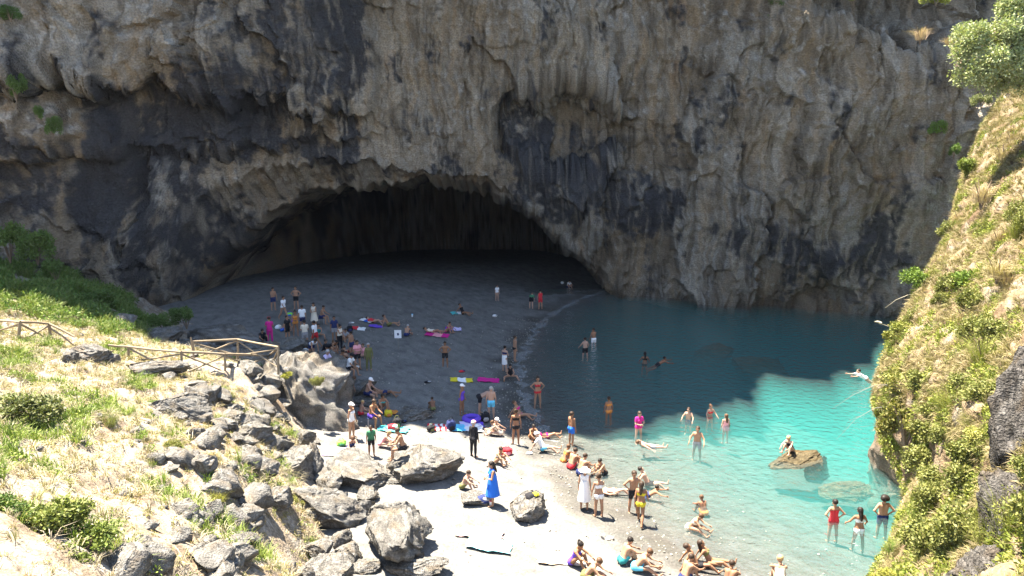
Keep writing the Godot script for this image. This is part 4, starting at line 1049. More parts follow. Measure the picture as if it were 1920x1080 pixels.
# ------------------------------------------------------------------ wooden fences, path, bare branches
const FENCES := [{"at": [-14.11, 4.37, 30.6], "label": "rustic pole fence with crossed braces round the pale path end", "poles": [["post", -16.77, 4.56, 31.44, -16.68, 5.49, 31.44, 0.055], ["post", -14.13, 4.1, 30.6, -14.01, 5.5, 30.6, 0.055], ["post", -12.7, 3.96, 31.68, -12.62, 5.09, 31.68, 0.055], ["post", -12.71, 2.11, 37.38, -12.63, 3.4, 37.38, 0.055], ["post", -10.93, 3.54, 33.58, -10.85, 4.9, 33.58, 0.055], ["post", -13.53, 3.63, 35.48, -13.45, 4.78, 35.48, 0.055], ["post", -15.21, 3.76, 34.31, -15.12, 4.98, 34.31, 0.055], ["post", -14.66, 3.95, 33.25, -14.74, 5.42, 33.25, 0.045], ["rail", -17.39, 5.61, 31.14, -16.68, 5.46, 31.44, 0.05], ["rail", -16.68, 5.46, 31.44, -14.02, 5.46, 30.6, 0.052], ["rail", -14.02, 5.46, 30.6, -12.62, 5.06, 31.68, 0.055], ["rail", -12.62, 5.06, 31.68, -12.63, 3.36, 37.38, 0.055], ["rail", -12.63, 3.36, 37.38, -10.85, 4.86, 33.58, 0.05], ["rail", -10.85, 4.86, 33.58, -13.46, 4.74, 35.48, 0.05], ["rail", -13.46, 4.74, 35.48, -15.12, 4.94, 34.31, 0.05], ["brace", -16.74, 4.8, 31.44, -14.03, 5.37, 30.6, 0.038], ["brace", -16.69, 5.4, 31.44, -14.1, 4.46, 30.6, 0.038], ["brace", -14.1, 4.46, 30.6, -12.63, 4.99, 31.68, 0.038], ["brace", -14.03, 5.37, 30.6, -12.68, 4.25, 31.68, 0.038], ["brace", -12.68, 4.25, 31.68, -12.64, 3.28, 37.38, 0.038], ["brace", -12.63, 4.99, 31.68, -12.69, 2.44, 37.38, 0.038], ["brace", -10.91, 3.88, 33.58, -13.46, 4.67, 35.48, 0.038], ["brace", -10.86, 4.77, 33.58, -13.51, 3.92, 35.48, 0.038], ["brace", -13.51, 3.92, 35.48, -15.13, 4.87, 34.31, 0.038], ["brace", -13.46, 4.67, 35.48, -15.19, 4.08, 34.31, 0.038], ["brace", -12.69, 2.46, 37.38, -10.86, 4.75, 33.58, 0.038]]}, {"at": [-20.74, 5.9, 30.52], "label": "rustic pole fence at the left edge below the meadow", "poles": [["post", -25.22, 4.84, 33.5, -25.03, 6.26, 33.5, 0.07], ["post", -20.77, 5.63, 30.52, -20.63, 6.81, 30.52, 0.07], ["post", -20.42, 5.35, 31.88, -20.3, 6.41, 31.88, 0.07], ["rail", -25.03, 6.22, 33.5, -20.63, 6.78, 30.52, 0.055], ["rail", -20.63, 6.78, 30.52, -20.3, 6.38, 31.88, 0.055], ["rail", -20.3, 6.38, 31.88, -19.13, 5.83, 31.7, 0.05], ["brace", -25.17, 5.24, 33.5, -20.64, 6.69, 30.52, 0.045], ["brace", -25.05, 6.12, 33.5, -20.73, 5.97, 30.52, 0.045], ["brace", -20.73, 5.97, 30.52, -20.31, 6.3, 31.88, 0.045], ["brace", -20.64, 6.69, 30.52, -20.38, 5.65, 31.88, 0.045], ["brace", -20.32, 6.22, 31.88, -19.18, 5.44, 31.7, 0.04]]}]
const PATH := [[-18.86, 4.06, 34.84], [-17.01, 4.06, 34.84], [-15.2, 4.06, 33.75], [-13.64, 4.06, 34.11], [-12.5, 4.06, 33.4], [-11.84, 4.06, 32.56], [-12.54, 4.06, 31.83], [-14.38, 4.06, 31.44], [-16.44, 4.06, 32.56]]
const BRANCHES := [["bare_branch", "upper bare pale branch arching over the turquoise water", "branch", [0.28, 0.27, 0.24], [[[[15.24, 4.52, 29.0], [14.59, 4.58, 28.8], [13.63, 4.28, 28.5], [12.77, 3.77, 28.3]], 0.015, "stem"], [[[14.59, 4.58, 28.8], [14.4, 4.32, 28.7], [14.56, 3.94, 28.7]], 0.008, "twig"], [[[14.23, 4.48, 28.7], [13.76, 4.29, 28.8], [13.57, 4.0, 28.8]], 0.007, "twig"]]], ["bare_branch", "lower bare pale branch reaching down to the turquoise water", "branch", [0.28, 0.27, 0.24], [[[[15.12, 3.79, 28.5], [14.43, 3.79, 28.3], [13.58, 3.46, 28.0], [12.78, 2.67, 27.8]], 0.015, "stem"], [[[13.71, 3.57, 28.0], [13.27, 3.35, 28.0], [13.1, 2.86, 28.0]], 0.007, "twig"], [[[14.43, 3.79, 28.3], [14.28, 3.45, 28.2]], 0.007, "twig"]]], ["nodding_stalk", "nodding stalk with a white seed head against the dark cliff foot", "stalk", [0.55, 0.5, 0.36], [[[[19.05, 5.16, 35.0], [18.24, 5.48, 35.0], [17.5, 5.72, 35.0]], 0.02, "stem"], [[[17.76, 5.66, 35.0], [17.6, 5.74, 35.0], [17.45, 5.74, 35.0]], 0.07, "seed_head"]]], ["nodding_stalk", "thin curved stalk against the dark cliff above the seed head", "stalk", [0.5, 0.45, 0.33], [[[[20.89, 6.57, 37.0], [20.07, 6.68, 37.0], [19.42, 6.4, 37.0], [18.92, 5.99, 37.0]], 0.018, "stem"]]]]

func build_fences() -> void:
	var wood := earthy("weathered_wood", lin(0.42, 0.34, 0.24), 350, 3.0, 0.55, 1.0)
	for f in FENCES:
		var at := Vector3(f.at[0], f.at[1], -f.at[2])
		var o := thing("wooden_fence", at)
		tag(o, f.label, "fence", "rustic pole fences on the left slope")
		for p in f.poles:
			var a := Vector3(p[1], p[2], -p[3]) - at
			var b := Vector3(p[4], p[5], -p[6]) - at
			var mid := (a + b) * 0.5 + Vector3(rng.randfn(), rng.randfn(), rng.randfn()) * 0.02
			var w: float = p[7]
			put(p[0], stick([a, a.lerp(mid, 0.5), mid, b.lerp(mid, 0.5), b], [w, w * 1.05, w * 0.95, w * 0.95, w * 0.85], 8), wood, o)
	var v := PackedVector3Array()
	var idx := PackedInt32Array()
	var n := PATH.size()
	for k in 2:
		for p in PATH: v.append(Vector3(p[0], p[1] - k * 0.14 + sin(p[0] * 3.0) * 0.03, -p[2]))
	var flat := PackedVector2Array()
	for p in PATH: flat.append(Vector2(p[0], -p[2]))
	idx.append_array(Geometry2D.triangulate_polygon(flat))
	for k in n:
		var q := (k + 1) % n
		idx.append_array(PackedInt32Array([k, q, n + k, q, n + q, n + k]))
	var st := SurfaceTool.new()
	st.begin(Mesh.PRIMITIVE_TRIANGLES)
	st.set_smooth_group(-1)
	for k in idx: st.add_vertex(v[k])
	st.generate_normals()
	kind(put("path", st.commit(), earthy("pale_dust", lin(0.40, 0.37, 0.32), 360, 0.9, 0.6, 2.0)), "structure")
	for b in BRANCHES:  # name, label, category, colour, list of sticks (each: points, base radius)
		var first: Array = b[4][0][0][0]
		var at := Vector3(first[0], first[1], -first[2])
		var o := thing(b[0], at)
		tag(o, b[1], b[2])
		for s in b[4]:
			var pts := []
			var rad := []
			for k in s[0].size():
				pts.append(Vector3(s[0][k][0], s[0][k][1], -s[0][k][2]) - at)
				rad.append(s[1] * (1.0 - 0.75 * k / float(s[0].size() - 1)))
			put(s[2], stick(pts, rad, 5), paint("pale_twig_%s" % b[0], lin(b[3][0], b[3][1], b[3][2])), o)


# ------------------------------------------------------------------ people
# Bodies are tapered capsules joined by a smooth minimum and meshed as surface nets. A figure is 1.70 m tall, stands at y = 0 and faces +z.
class Field:
	var cell: float
	var lo: Vector3
	var n: Vector3i
	var f: PackedFloat32Array
	func _init(a: Vector3, b: Vector3, c: float) -> void:
		cell = c
		lo = a
		n = Vector3i(((b - a) / c).ceil()) + Vector3i.ONE
		f.resize(n.x * n.y * n.z)
		f.fill(0.2)
	func bone(a: Vector3, b: Vector3, ra: float, rb: float, k: float, flat := Vector3.ONE) -> void:
		var pad := maxf(ra, rb) * 1.3 + 0.035
		var i0 := Vector3i(((a.min(b) - Vector3.ONE * pad - lo) / cell).floor()).clamp(Vector3i.ZERO, n - Vector3i.ONE)
		var i1 := Vector3i(((a.max(b) + Vector3.ONE * pad - lo) / cell).ceil()).clamp(Vector3i.ZERO, n - Vector3i.ONE)
		var ab := (b - a) * flat
		var inv := 1.0 / maxf(ab.length_squared(), 1e-9)
		for z in range(i0.z, i1.z + 1):
			for y in range(i0.y, i1.y + 1):
				var at := (z * n.y + y) * n.x
				for x in range(i0.x, i1.x + 1):
					var p := (lo + Vector3(x, y, z) * cell - a) * flat
					var t := clampf(p.dot(ab) * inv, 0.0, 1.0)
					var d := (p - ab * t).length() - lerpf(ra, rb, t)
					var o := f[at + x]
					var h := clampf(0.5 + 0.5 * (o - d) / k, 0.0, 1.0)
					f[at + x] = lerpf(o, d, h) - k * h * (1.0 - h)
	func net(v: PackedVector3Array, idx: PackedInt32Array) -> void:
		var id := {}
		var sx := 1
		var sy := n.x
		var sz := n.x * n.y
		for z in n.z - 1:
			for y in n.y - 1:
				for x in n.x - 1:
					var at := z * sz + y * sy + x
					var c := [f[at], f[at + 1], f[at + sy], f[at + sy + 1], f[at + sz], f[at + sz + 1], f[at + sz + sy], f[at + sz + sy + 1]]
					var m := 0
					for q in 8:
						if c[q] < 0.0: m += 1
					if m == 0 or m == 8: continue
					var s := Vector3.ZERO
					var cnt := 0
					for e in [[0, 1], [2, 3], [4, 5], [6, 7], [0, 2], [1, 3], [4, 6], [5, 7], [0, 4], [1, 5], [2, 6], [3, 7]]:
						var fa: float = c[e[0]]
						var fb: float = c[e[1]]
						if (fa < 0.0) != (fb < 0.0):
							var t := fa / (fa - fb)
							s += Vector3(e[0] & 1, (e[0] >> 1) & 1, e[0] >> 2).lerp(Vector3(e[1] & 1, (e[1] >> 1) & 1, e[1] >> 2), t)
							cnt += 1
					id[at] = v.size()
					v.append(lo + (Vector3(x, y, z) + s / cnt) * cell)
		for at in id:
			var here := f[at] < 0.0
			for axis in 3:
				var step: int = [sx, sy, sz][axis]
				var u: int = [sy, sz, sx][axis]
				var w: int = [sz, sx, sy][axis]
				if (f[at + step] < 0.0) == here: continue
				if not (id.has(at - u) and id.has(at - w) and id.has(at - u - w)): continue
				var a: int = id[at]
				var b: int = id[at - u]
				var c2: int = id[at - u - w]
				var d2: int = id[at - w]
				if here: idx.append_array(PackedInt32Array([a, c2, b, a, d2, c2]))
				else: idx.append_array(PackedInt32Array([a, b, c2, a, c2, d2]))

func aim(flex: float, out: float, side: float) -> Vector3:  # 0 hangs down, 90 points forward; out turns away from the middle
	var a := deg_to_rad(flex)
	var b := deg_to_rad(out)
	return Vector3(sin(b) * side, -cos(a) * cos(b), sin(a) * cos(b))

# pose: torso lean, head nod, then for left and right: thigh flex, thigh out, shin flex, arm flex, arm out, forearm flex, forearm out
const POSES := {
	"stand": [2, 0, [3, 4, -2], [-2, 4, -4], [4, 12, 14, 4], [-4, 12, 8, 4]],
	"hips": [0, 5, [2, 6, 0], [-2, 6, -4], [-18, 42, 20, -42], [-18, 42, 20, -42]],
	"walk": [6, 4, [26, 3, 16], [-16, 3, -38], [-18, 8, 2, 2], [24, 8, 44, 0]],
	"phone": [3, 14, [2, 4, -2], [-2, 5, -3], [8, 14, 20, 2], [48, 12, 128, -24]],
	"both_up": [4, 10, [3, 4, 0], [-3, 5, -4], [42, 14, 112, -28], [44, 14, 116, -26]],
	"folded": [2, 12, [4, 5, 0], [-2, 5, -3], [16, 14, 82, -52], [14, 14, 80, -50]],
	"stoop": [68, 10, [6, 5, -4], [-4, 5, -6], [6, 8, 14, 0], [14, 8, 30, 0]],
	"knees": [24, 14, [128, 10, 22], [132, 8, 26], [58, 14, 66, -12], [54, 14, 70, -14]],
	"lean_back": [-28, -8, [92, 8, 84], [104, 6, 52], [-34, 16, -24, 12], [-36, 18, -26, 12]],
	"hunch": [38, 24, [98, 12, 62], [98, 14, 58], [52, 8, 84, -20], [44, 10, 76, -18]],
	"cross": [14, 10, [96, 44, 60], [94, 46, 64], [34, 14, 72, -30], [30, 14, 70, -28]],
	"perch": [16, 14, [84, 8, 8], [78, 10, -4], [34, 8, 74, -18], [30, 10, 60, -10]],
	"supine": [-86, 8, [91, 5, 88], [112, 8, 46], [84, 16, 90, 6], [80, 20, 96, -4]],
	"prone": [66, -34, [-90, 5, -90], [-90, 8, -86], [22, 14, 88, -16], [22, 14, 88, -18]],
	"swim": [58, -36, [-58, 6, -66], [-48, 8, -70], [78, 26, 92, 10], [70, 30, 88, 14]],
	"float": [-66, -14, [82, 8, 74], [86, 8, 80], [58, 60, 70, 50], [60, 62, 66, 54]],
	"wade": [4, 6, [6, 8, 0], [-4, 8, -6], [20, 30, 52, 6], [16, 30, 46, 8]],
}

func skeleton(pose: String) -> Dictionary:
	var s: Array = POSES[pose]
	var lean := deg_to_rad(s[0])
	var up := Vector3(0, cos(lean), sin(lean))
	var fwd := Vector3(0, -sin(lean), cos(lean))
	var j := {"hip": Vector3(0, 0.93, 0), "up": up, "fwd": fwd}
	j.chest = j.hip + up * 0.36
	j.neck = j.hip + up * 0.52
	var nod := lean * 0.55 + deg_to_rad(s[1])
	j.head_up = Vector3(0, cos(nod), sin(nod))
	j.head = j.neck + j.head_up * 0.145
	for k in 2:
		var side := 1.0 if k == 0 else -1.0
		var l: Array = s[2 + k]
		var a: Array = s[4 + k]
		var t := "l" if k == 0 else "r"
		j[t + "hip"] = j.hip + Vector3(0.085 * side, -0.02, 0)
		j[t + "knee"] = j[t + "hip"] + aim(l[0], l[1], side) * 0.43
		j[t + "ankle"] = j[t + "knee"] + aim(l[2], l[1] * 0.3, side) * 0.41
		j[t + "toe"] = j[t + "ankle"] + aim(l[2] + (82.0 if l[2] > -45 else 20.0), 6, side) * 0.17
		j[t + "sho"] = j.hip + up * 0.465 + Vector3(0.165 * side, 0, 0)
		j[t + "elbow"] = j[t + "sho"] + aim(a[0], a[1], side) * 0.285
		j[t + "wrist"] = j[t + "elbow"] + aim(a[2], a[3], side) * 0.245
	return j

func body(pose: String, female: bool) -> Dictionary:
	var key := "body_%s_%s" % [pose, female]
	if cache.has(key): return cache[key]
	var j := skeleton(pose)
	var lo := Vector3.ONE * 9.0
	var hi := Vector3.ONE * -9.0
	for k in j:
		if k in ["up", "fwd", "head_up"]: continue
		lo = lo.min(j[k])
		hi = hi.max(j[k])
	var g := Field.new(lo - Vector3.ONE * 0.2, hi + Vector3.ONE * 0.2, 0.024)
	var up: Vector3 = j.up
	var fwd: Vector3 = j.fwd
	var w := 0.9 if female else 1.0
	var x := Vector3.RIGHT
	var bones := []   # [region, a, b, ra, rb]
	for s in [1.0, -1.0]:
		bones.append(["torso", j.hip + x * s * 0.075, j.hip + up * 0.2 + x * s * 0.06 * w, 0.108 if female else 0.1, 0.085 * w])
		bones.append(["torso", j.hip + up * 0.2 + x * s * 0.06 * w, j.hip + up * 0.41 + x * s * 0.085 * w, 0.085 * w, 0.1 * w])
		if female: bones.append(["torso", j.hip + up * 0.335 + x * s * 0.075 + fwd * 0.065, j.hip + up * 0.345 + x * s * 0.07 + fwd * 0.085, 0.06, 0.055])
		bones.append(["seat", j.hip + x * s * 0.075 - fwd * 0.05 - up * 0.03, j.hip + x * s * 0.075 - fwd * 0.045 - up * 0.07, 0.085, 0.08])
	bones.append(["torso", j.lsho * 0.9 + j.rsho * 0.1, j.rsho * 0.9 + j.lsho * 0.1, 0.058 * w, 0.058 * w])
	bones.append(["neck", j.neck - up * 0.03, j.neck + j.head_up * 0.07, 0.052 * w, 0.048 * w])
	for t in ["l", "r"]:
		bones.append(["arm", j[t + "sho"], j[t + "elbow"], 0.052 * w, 0.038 * w])
		bones.append(["fore", j[t + "elbow"], j[t + "wrist"], 0.037 * w, 0.025 * w])
		bones.append(["thigh", j[t + "hip"], j[t + "knee"], 0.092, 0.054])
		bones.append(["shin", j[t + "knee"].lerp(j[t + "ankle"], 0.05), j[t + "ankle"], 0.055, 0.036])
		bones.append(["calf", j[t + "knee"].lerp(j[t + "ankle"], 0.22) - fwd * 0.0 , j[t + "knee"].lerp(j[t + "ankle"], 0.5), 0.054, 0.045])
		bones.append(["foot", j[t + "ankle"], j[t + "toe"], 0.036, 0.027])
	for b in bones: g.bone(b[1], b[2], b[3], b[4], 0.03)
	var v := PackedVector3Array()
	var idx := PackedInt32Array()
	g.net(v, idx)
	# where on the body each point lies: region and how far along it
	var region := []
	var along := PackedFloat32Array()
	for p in v:
		var best := 9.0
		var name_ := ""
		var t0 := 0.0
		for b in bones:
			var ab: Vector3 = b[2] - b[1]
			var t := clampf((p - b[1]).dot(ab) / ab.length_squared(), 0.0, 1.0)
			var d: float = (p - b[1] - ab * t).length() - lerpf(b[3], b[4], t)
			if d < best:
				best = d
				name_ = b[0]
				t0 = t
		if name_ in ["torso", "seat"]: t0 = (p - j.hip).dot(up) / 0.5
		if name_ == "calf":
			name_ = "shin"
			t0 = 0.22 + t0 * 0.28
		region.append(name_)
		along.append(t0)
	var col := PackedColorArray()
	col.resize(v.size())
	col.fill(Color.WHITE)
	# head and hands
	var low := 9.0
	for p in v: low = minf(low, p.y)
	var nets := v.size()
	var tri := idx.size()
	var hf: Vector3 = x.cross(j.head_up)
	var hb := Transform3D(Basis(x, j.head_up, hf), j.head)
	append_piece(head_piece(), hb, v, idx, col)
	for t in ["l", "r"]:
		var dir: Vector3 = (j[t + "wrist"] - j[t + "elbow"]).normalized()
		var side := 1.0 if t == "l" else -1.0
		var across := dir.cross(Vector3(side, 0.2, 0.1)).normalized()
		append_piece(hand_piece(), Transform3D(Basis(across * side, -dir, (across * side).cross(-dir)), j[t + "wrist"] - dir * 0.01), v, idx, col)
	for k in v.size(): v[k].y -= low
	hb.origin.y -= low
	var nrm := PackedVector3Array()
	var out := {"mesh": mesh_of(v, idx, null, col), "head": hb, "v": v.slice(0, nets), "idx": idx.slice(0, tri), "region": region, "along": along, "hip": j.hip - Vector3(0, low, 0)}
	cache[key] = out
	return out

func append_piece(piece: Array, at: Transform3D, v: PackedVector3Array, idx: PackedInt32Array, col: PackedColorArray) -> void:
	var s := v.size()
	for p in piece[0]: v.append(at * p)
	for k in piece[1]: idx.append(k + s)
	col.append_array(piece[2])

func head_piece() -> Array:
	if cache.has("head_piece"): return cache.head_piece
	var g := Field.new(Vector3(-0.13, -0.17, -0.15), Vector3(0.13, 0.15, 0.16), 0.0095)
	g.bone(Vector3(0, 0.035, -0.02), Vector3(0, 0.03, 0.012), 0.092, 0.088, 0.02)
	g.bone(Vector3(0, -0.03, 0.02), Vector3(0, -0.075, 0.045), 0.066, 0.042, 0.03)
	g.bone(Vector3(0, -0.12, -0.02), Vector3(0, -0.05, -0.01), 0.05, 0.05, 0.03)
	g.bone(Vector3(0, 0.005, 0.096), Vector3(0, -0.028, 0.114), 0.008, 0.014, 0.012)
	g.bone(Vector3(-0.018, -0.062, 0.086), Vector3(0.018, -0.062, 0.086), 0.010, 0.010, 0.01)
	for s in [1.0, -1.0]:
		g.bone(Vector3(0.084 * s, 0.015, -0.005), Vector3(0.086 * s, -0.03, 0.0), 0.016, 0.012, 0.008)
	var v := PackedVector3Array()
	var idx := PackedInt32Array()
	g.net(v, idx)
	var col := PackedColorArray()
	for p in v:
		var c := Color.WHITE
		for s in [1.0, -1.0]:
			if p.z > 0.05 and Vector2(p.x - 0.034 * s, (p.y - 0.006) * 1.5).length() < 0.015: c = Color(0.12, 0.08, 0.07)
			if p.z > 0.05 and absf(p.x - 0.034 * s) < 0.022 and absf(p.y - 0.034) < 0.006: c = Color(0.3, 0.22, 0.18)
		if p.z > 0.07 and absf(p.y + 0.062) < 0.010 and absf(p.x) < 0.026: c = Color(0.8, 0.5, 0.5)
		col.append(c)
	cache.head_piece = [v, idx, col]
	return cache.head_piece

# a hand hanging from the wrist (fingers along -y), slightly curled
func hand_piece() -> Array:
	if cache.has("hand_piece"): return cache.hand_piece
	var g := Field.new(Vector3(-0.075, -0.205, -0.05), Vector3(0.065, 0.03, 0.05), 0.0062)
	for k in 4:
		var fx := -0.027 + k * 0.018
		g.bone(Vector3(0.0, -0.01, 0), Vector3(fx, -0.085, 0), 0.021, 0.0125, 0.008)
	for k in 4:
		var fx := -0.029 + k * 0.0195
		var l: float = [0.058, 0.072, 0.078, 0.068][k]
		g.bone(Vector3(fx, -0.085, 0), Vector3(fx * 1.12, -0.085 - l * 0.55, 0.010), 0.0088, 0.008, 0.003)
		g.bone(Vector3(fx * 1.12, -0.085 - l * 0.55, 0.010), Vector3(fx * 1.15, -0.085 - l, 0.026), 0.008, 0.0065, 0.003)
	g.bone(Vector3(0.022, -0.03, 0.004), Vector3(0.046, -0.066, 0.016), 0.0125, 0.0105, 0.005)
	g.bone(Vector3(0.046, -0.066, 0.016), Vector3(0.049, -0.097, 0.026), 0.0100, 0.0078, 0.003)
	var v := PackedVector3Array()
	var idx := PackedInt32Array()
	g.net(v, idx)
	var col := PackedColorArray()
	col.resize(v.size())
	col.fill(Color.WHITE)
	cache.hand_piece = [v, idx, col]
	return cache.hand_piece

func covers(cut: String, r: String, t: float) -> bool:
	match cut:
		"swim_shorts": return r == "seat" or (r == "torso" and t < 0.16) or (r == "thigh" and t < 0.58)
		"swim_briefs": return (r == "seat" and t < 0.12) or (r == "torso" and t < 0.08) or (r == "thigh" and t < 0.12)
		"bikini_top": return r == "torso" and t > 0.56 and t < 0.78
		"swimsuit": return r == "seat" or (r == "torso" and t < 0.84) or (r == "thigh" and t < 0.1)
		"shirt": return (r == "torso" and t > 0.02) or r == "seat" and t > 0.0 or (r == "arm" and t < 0.62)
		"vest": return (r == "torso" and t > 0.02)
		"trousers": return r == "seat" or r == "thigh" or (r == "torso" and t < 0.16) or (r == "shin" and t < 0.9)
		"wetsuit": return r in ["torso", "seat", "arm", "thigh", "shin", "fore"] or (r == "neck" and t < 0.3)
	return false

func garment(pose: String, female: bool, cut: String) -> ArrayMesh:
	var key := "cloth_%s_%s_%s" % [pose, female, cut]
	if cache.has(key): return cache[key]
	var b := body(pose, female)
	var out := 0.016 if cut in ["shirt", "trousers", "swim_shorts", "vest"] else 0.009
	var v: PackedVector3Array = b.v
	var src: PackedInt32Array = b.idx
	var nrm := PackedVector3Array()
	nrm.resize(v.size())
	for k in range(0, src.size(), 3):
		var n := (v[src[k + 2]] - v[src[k]]).cross(v[src[k + 1]] - v[src[k]])
		for q in 3: nrm[src[k + q]] += n
	var id := {}
	var nv := PackedVector3Array()
	var idx := PackedInt32Array()
	for k in range(0, src.size(), 3):
		var hit := 0
		for q in 3:
			var p := src[k + q]
			if covers(cut, b.region[p], b.along[p]): hit += 1
		if hit < 2: continue
		for q in 3:
			var p := src[k + q]
			if not id.has(p):
				id[p] = nv.size()
				nv.append(v[p] + nrm[p].normalized() * out)
			idx.append(id[p])
	cache[key] = mesh_of(nv, idx)
	return cache[key]

func hair_mesh(style: String) -> ArrayMesh:
	var key := "hair_" + style
	if cache.has(key): return cache[key]
	var g := Field.new(Vector3(-0.2, -0.42, -0.24), Vector3(0.2, 0.22, 0.15), 0.0155)
	var r := 0.125 if style == "curly" else 0.1
	g.bone(Vector3(0, 0.055, -0.035), Vector3(0, 0.05, 0.0), r, r * 0.96, 0.02)
	if style == "long" or style == "tail":
		g.bone(Vector3(0, 0.0, -0.06), Vector3(0, -0.12, -0.085), 0.085 if style == "long" else 0.04, 0.07 if style == "long" else 0.034, 0.03)
		g.bone(Vector3(0, -0.12, -0.085), Vector3(0, -0.3, -0.12), 0.072 if style == "long" else 0.034, 0.045 if style == "long" else 0.02, 0.02)
	if style == "bun": g.bone(Vector3(0, 0.1, -0.11), Vector3(0, 0.12, -0.12), 0.05, 0.045, 0.02)
	if style == "curly": g.bone(Vector3(-0.05, 0.05, -0.06), Vector3(0.05, 0.05, -0.06), 0.11, 0.11, 0.03)
	# leave the face free
	for z in g.n.z:
		for y in g.n.y:
			for x in g.n.x:
				var p := g.lo + Vector3(x, y, z) * g.cell
				var face := maxf(p.z * 0.9 - p.y * 0.42 - 0.035, -(p.y + (0.02 if style in ["short", "bun"] else 0.5)) * 0.8 + p.z * 0.6)
				var at := (z * g.n.y + y) * g.n.x + x
				g.f[at] = maxf(g.f[at], face)
	var v := PackedVector3Array()
	var idx := PackedInt32Array()
	g.net(v, idx)
	cache[key] = mesh_of(v, idx)
	return cache[key]

func lathe(profile: Array, sides := 16) -> ArrayMesh:
	var v := PackedVector3Array()
	for p in profile:
		for i in sides + 1:
			var t := TAU * (i % sides) / float(sides)
			v.append(Vector3(cos(t) * p[0], p[1], sin(t) * p[0]))
	return sheet(v, sides + 1, profile.size(), null, false)

func hat_mesh(style: String) -> ArrayMesh:
	var key := "hat_" + style
	if not cache.has(key):
		if style == "sun_hat": cache[key] = lathe([[0.235, 0.03], [0.2, 0.055], [0.12, 0.07], [0.112, 0.12], [0.09, 0.165], [0.03, 0.18], [0.001, 0.18]])
		else: cache[key] = joined([lathe([[0.112, 0.045], [0.112, 0.085], [0.09, 0.135], [0.045, 0.158], [0.001, 0.162]]), stick([Vector3(-0.07, 0.055, 0.09), Vector3(0, 0.052, 0.17), Vector3(0.07, 0.055, 0.09)], [0.02, 0.03, 0.02], 6)])
	return cache[key]

const SKINS := {"fair": [0.40, 0.25, 0.18], "warm": [0.33, 0.185, 0.115], "tan": [0.25, 0.13, 0.075], "brown": [0.20, 0.10, 0.06]}
const HAIRS := {"black": [0.018, 0.014, 0.012], "dark": [0.04, 0.026, 0.018], "brown": [0.09, 0.05, 0.028], "blond": [0.42, 0.29, 0.13], "grey": [0.32, 0.31, 0.3]}
const CLOTHS := {"black": [0.015, 0.015, 0.018], "white": [0.72, 0.72, 0.72], "red": [0.5, 0.03, 0.04], "blue": [0.02, 0.13, 0.55], "sky": [0.12, 0.50, 0.72], "navy": [0.02, 0.03, 0.10], "purple": [0.12, 0.06, 0.45], "magenta": [0.50, 0.02, 0.20], "yellow": [0.60, 0.50, 0.03], "green": [0.05, 0.18, 0.09], "orange": [0.55, 0.22, 0.05], "turquoise": [0.08, 0.45, 0.45], "pink": [0.68, 0.30, 0.32], "grey": [0.28, 0.28, 0.29], "olive": [0.14, 0.14, 0.05], "cream": [0.62, 0.55, 0.44], "lime": [0.25, 0.60, 0.08], "lilac": [0.52, 0.46, 0.68], "teal": [0.03, 0.22, 0.22], "ice": [0.30, 0.68, 0.74], "rose": [0.72, 0.42, 0.42], "straw": [0.66, 0.52, 0.36]}

func dye(c: String) -> StandardMaterial3D:
	var a: Array = CLOTHS[c]
	var m := paint("cloth_dye_" + c, lin(a[0], a[1], a[2]), 0.8)
	m.cull_mode = BaseMaterial3D.CULL_DISABLED
	m.rim_enabled = true
	m.rim = 0.2
	return m

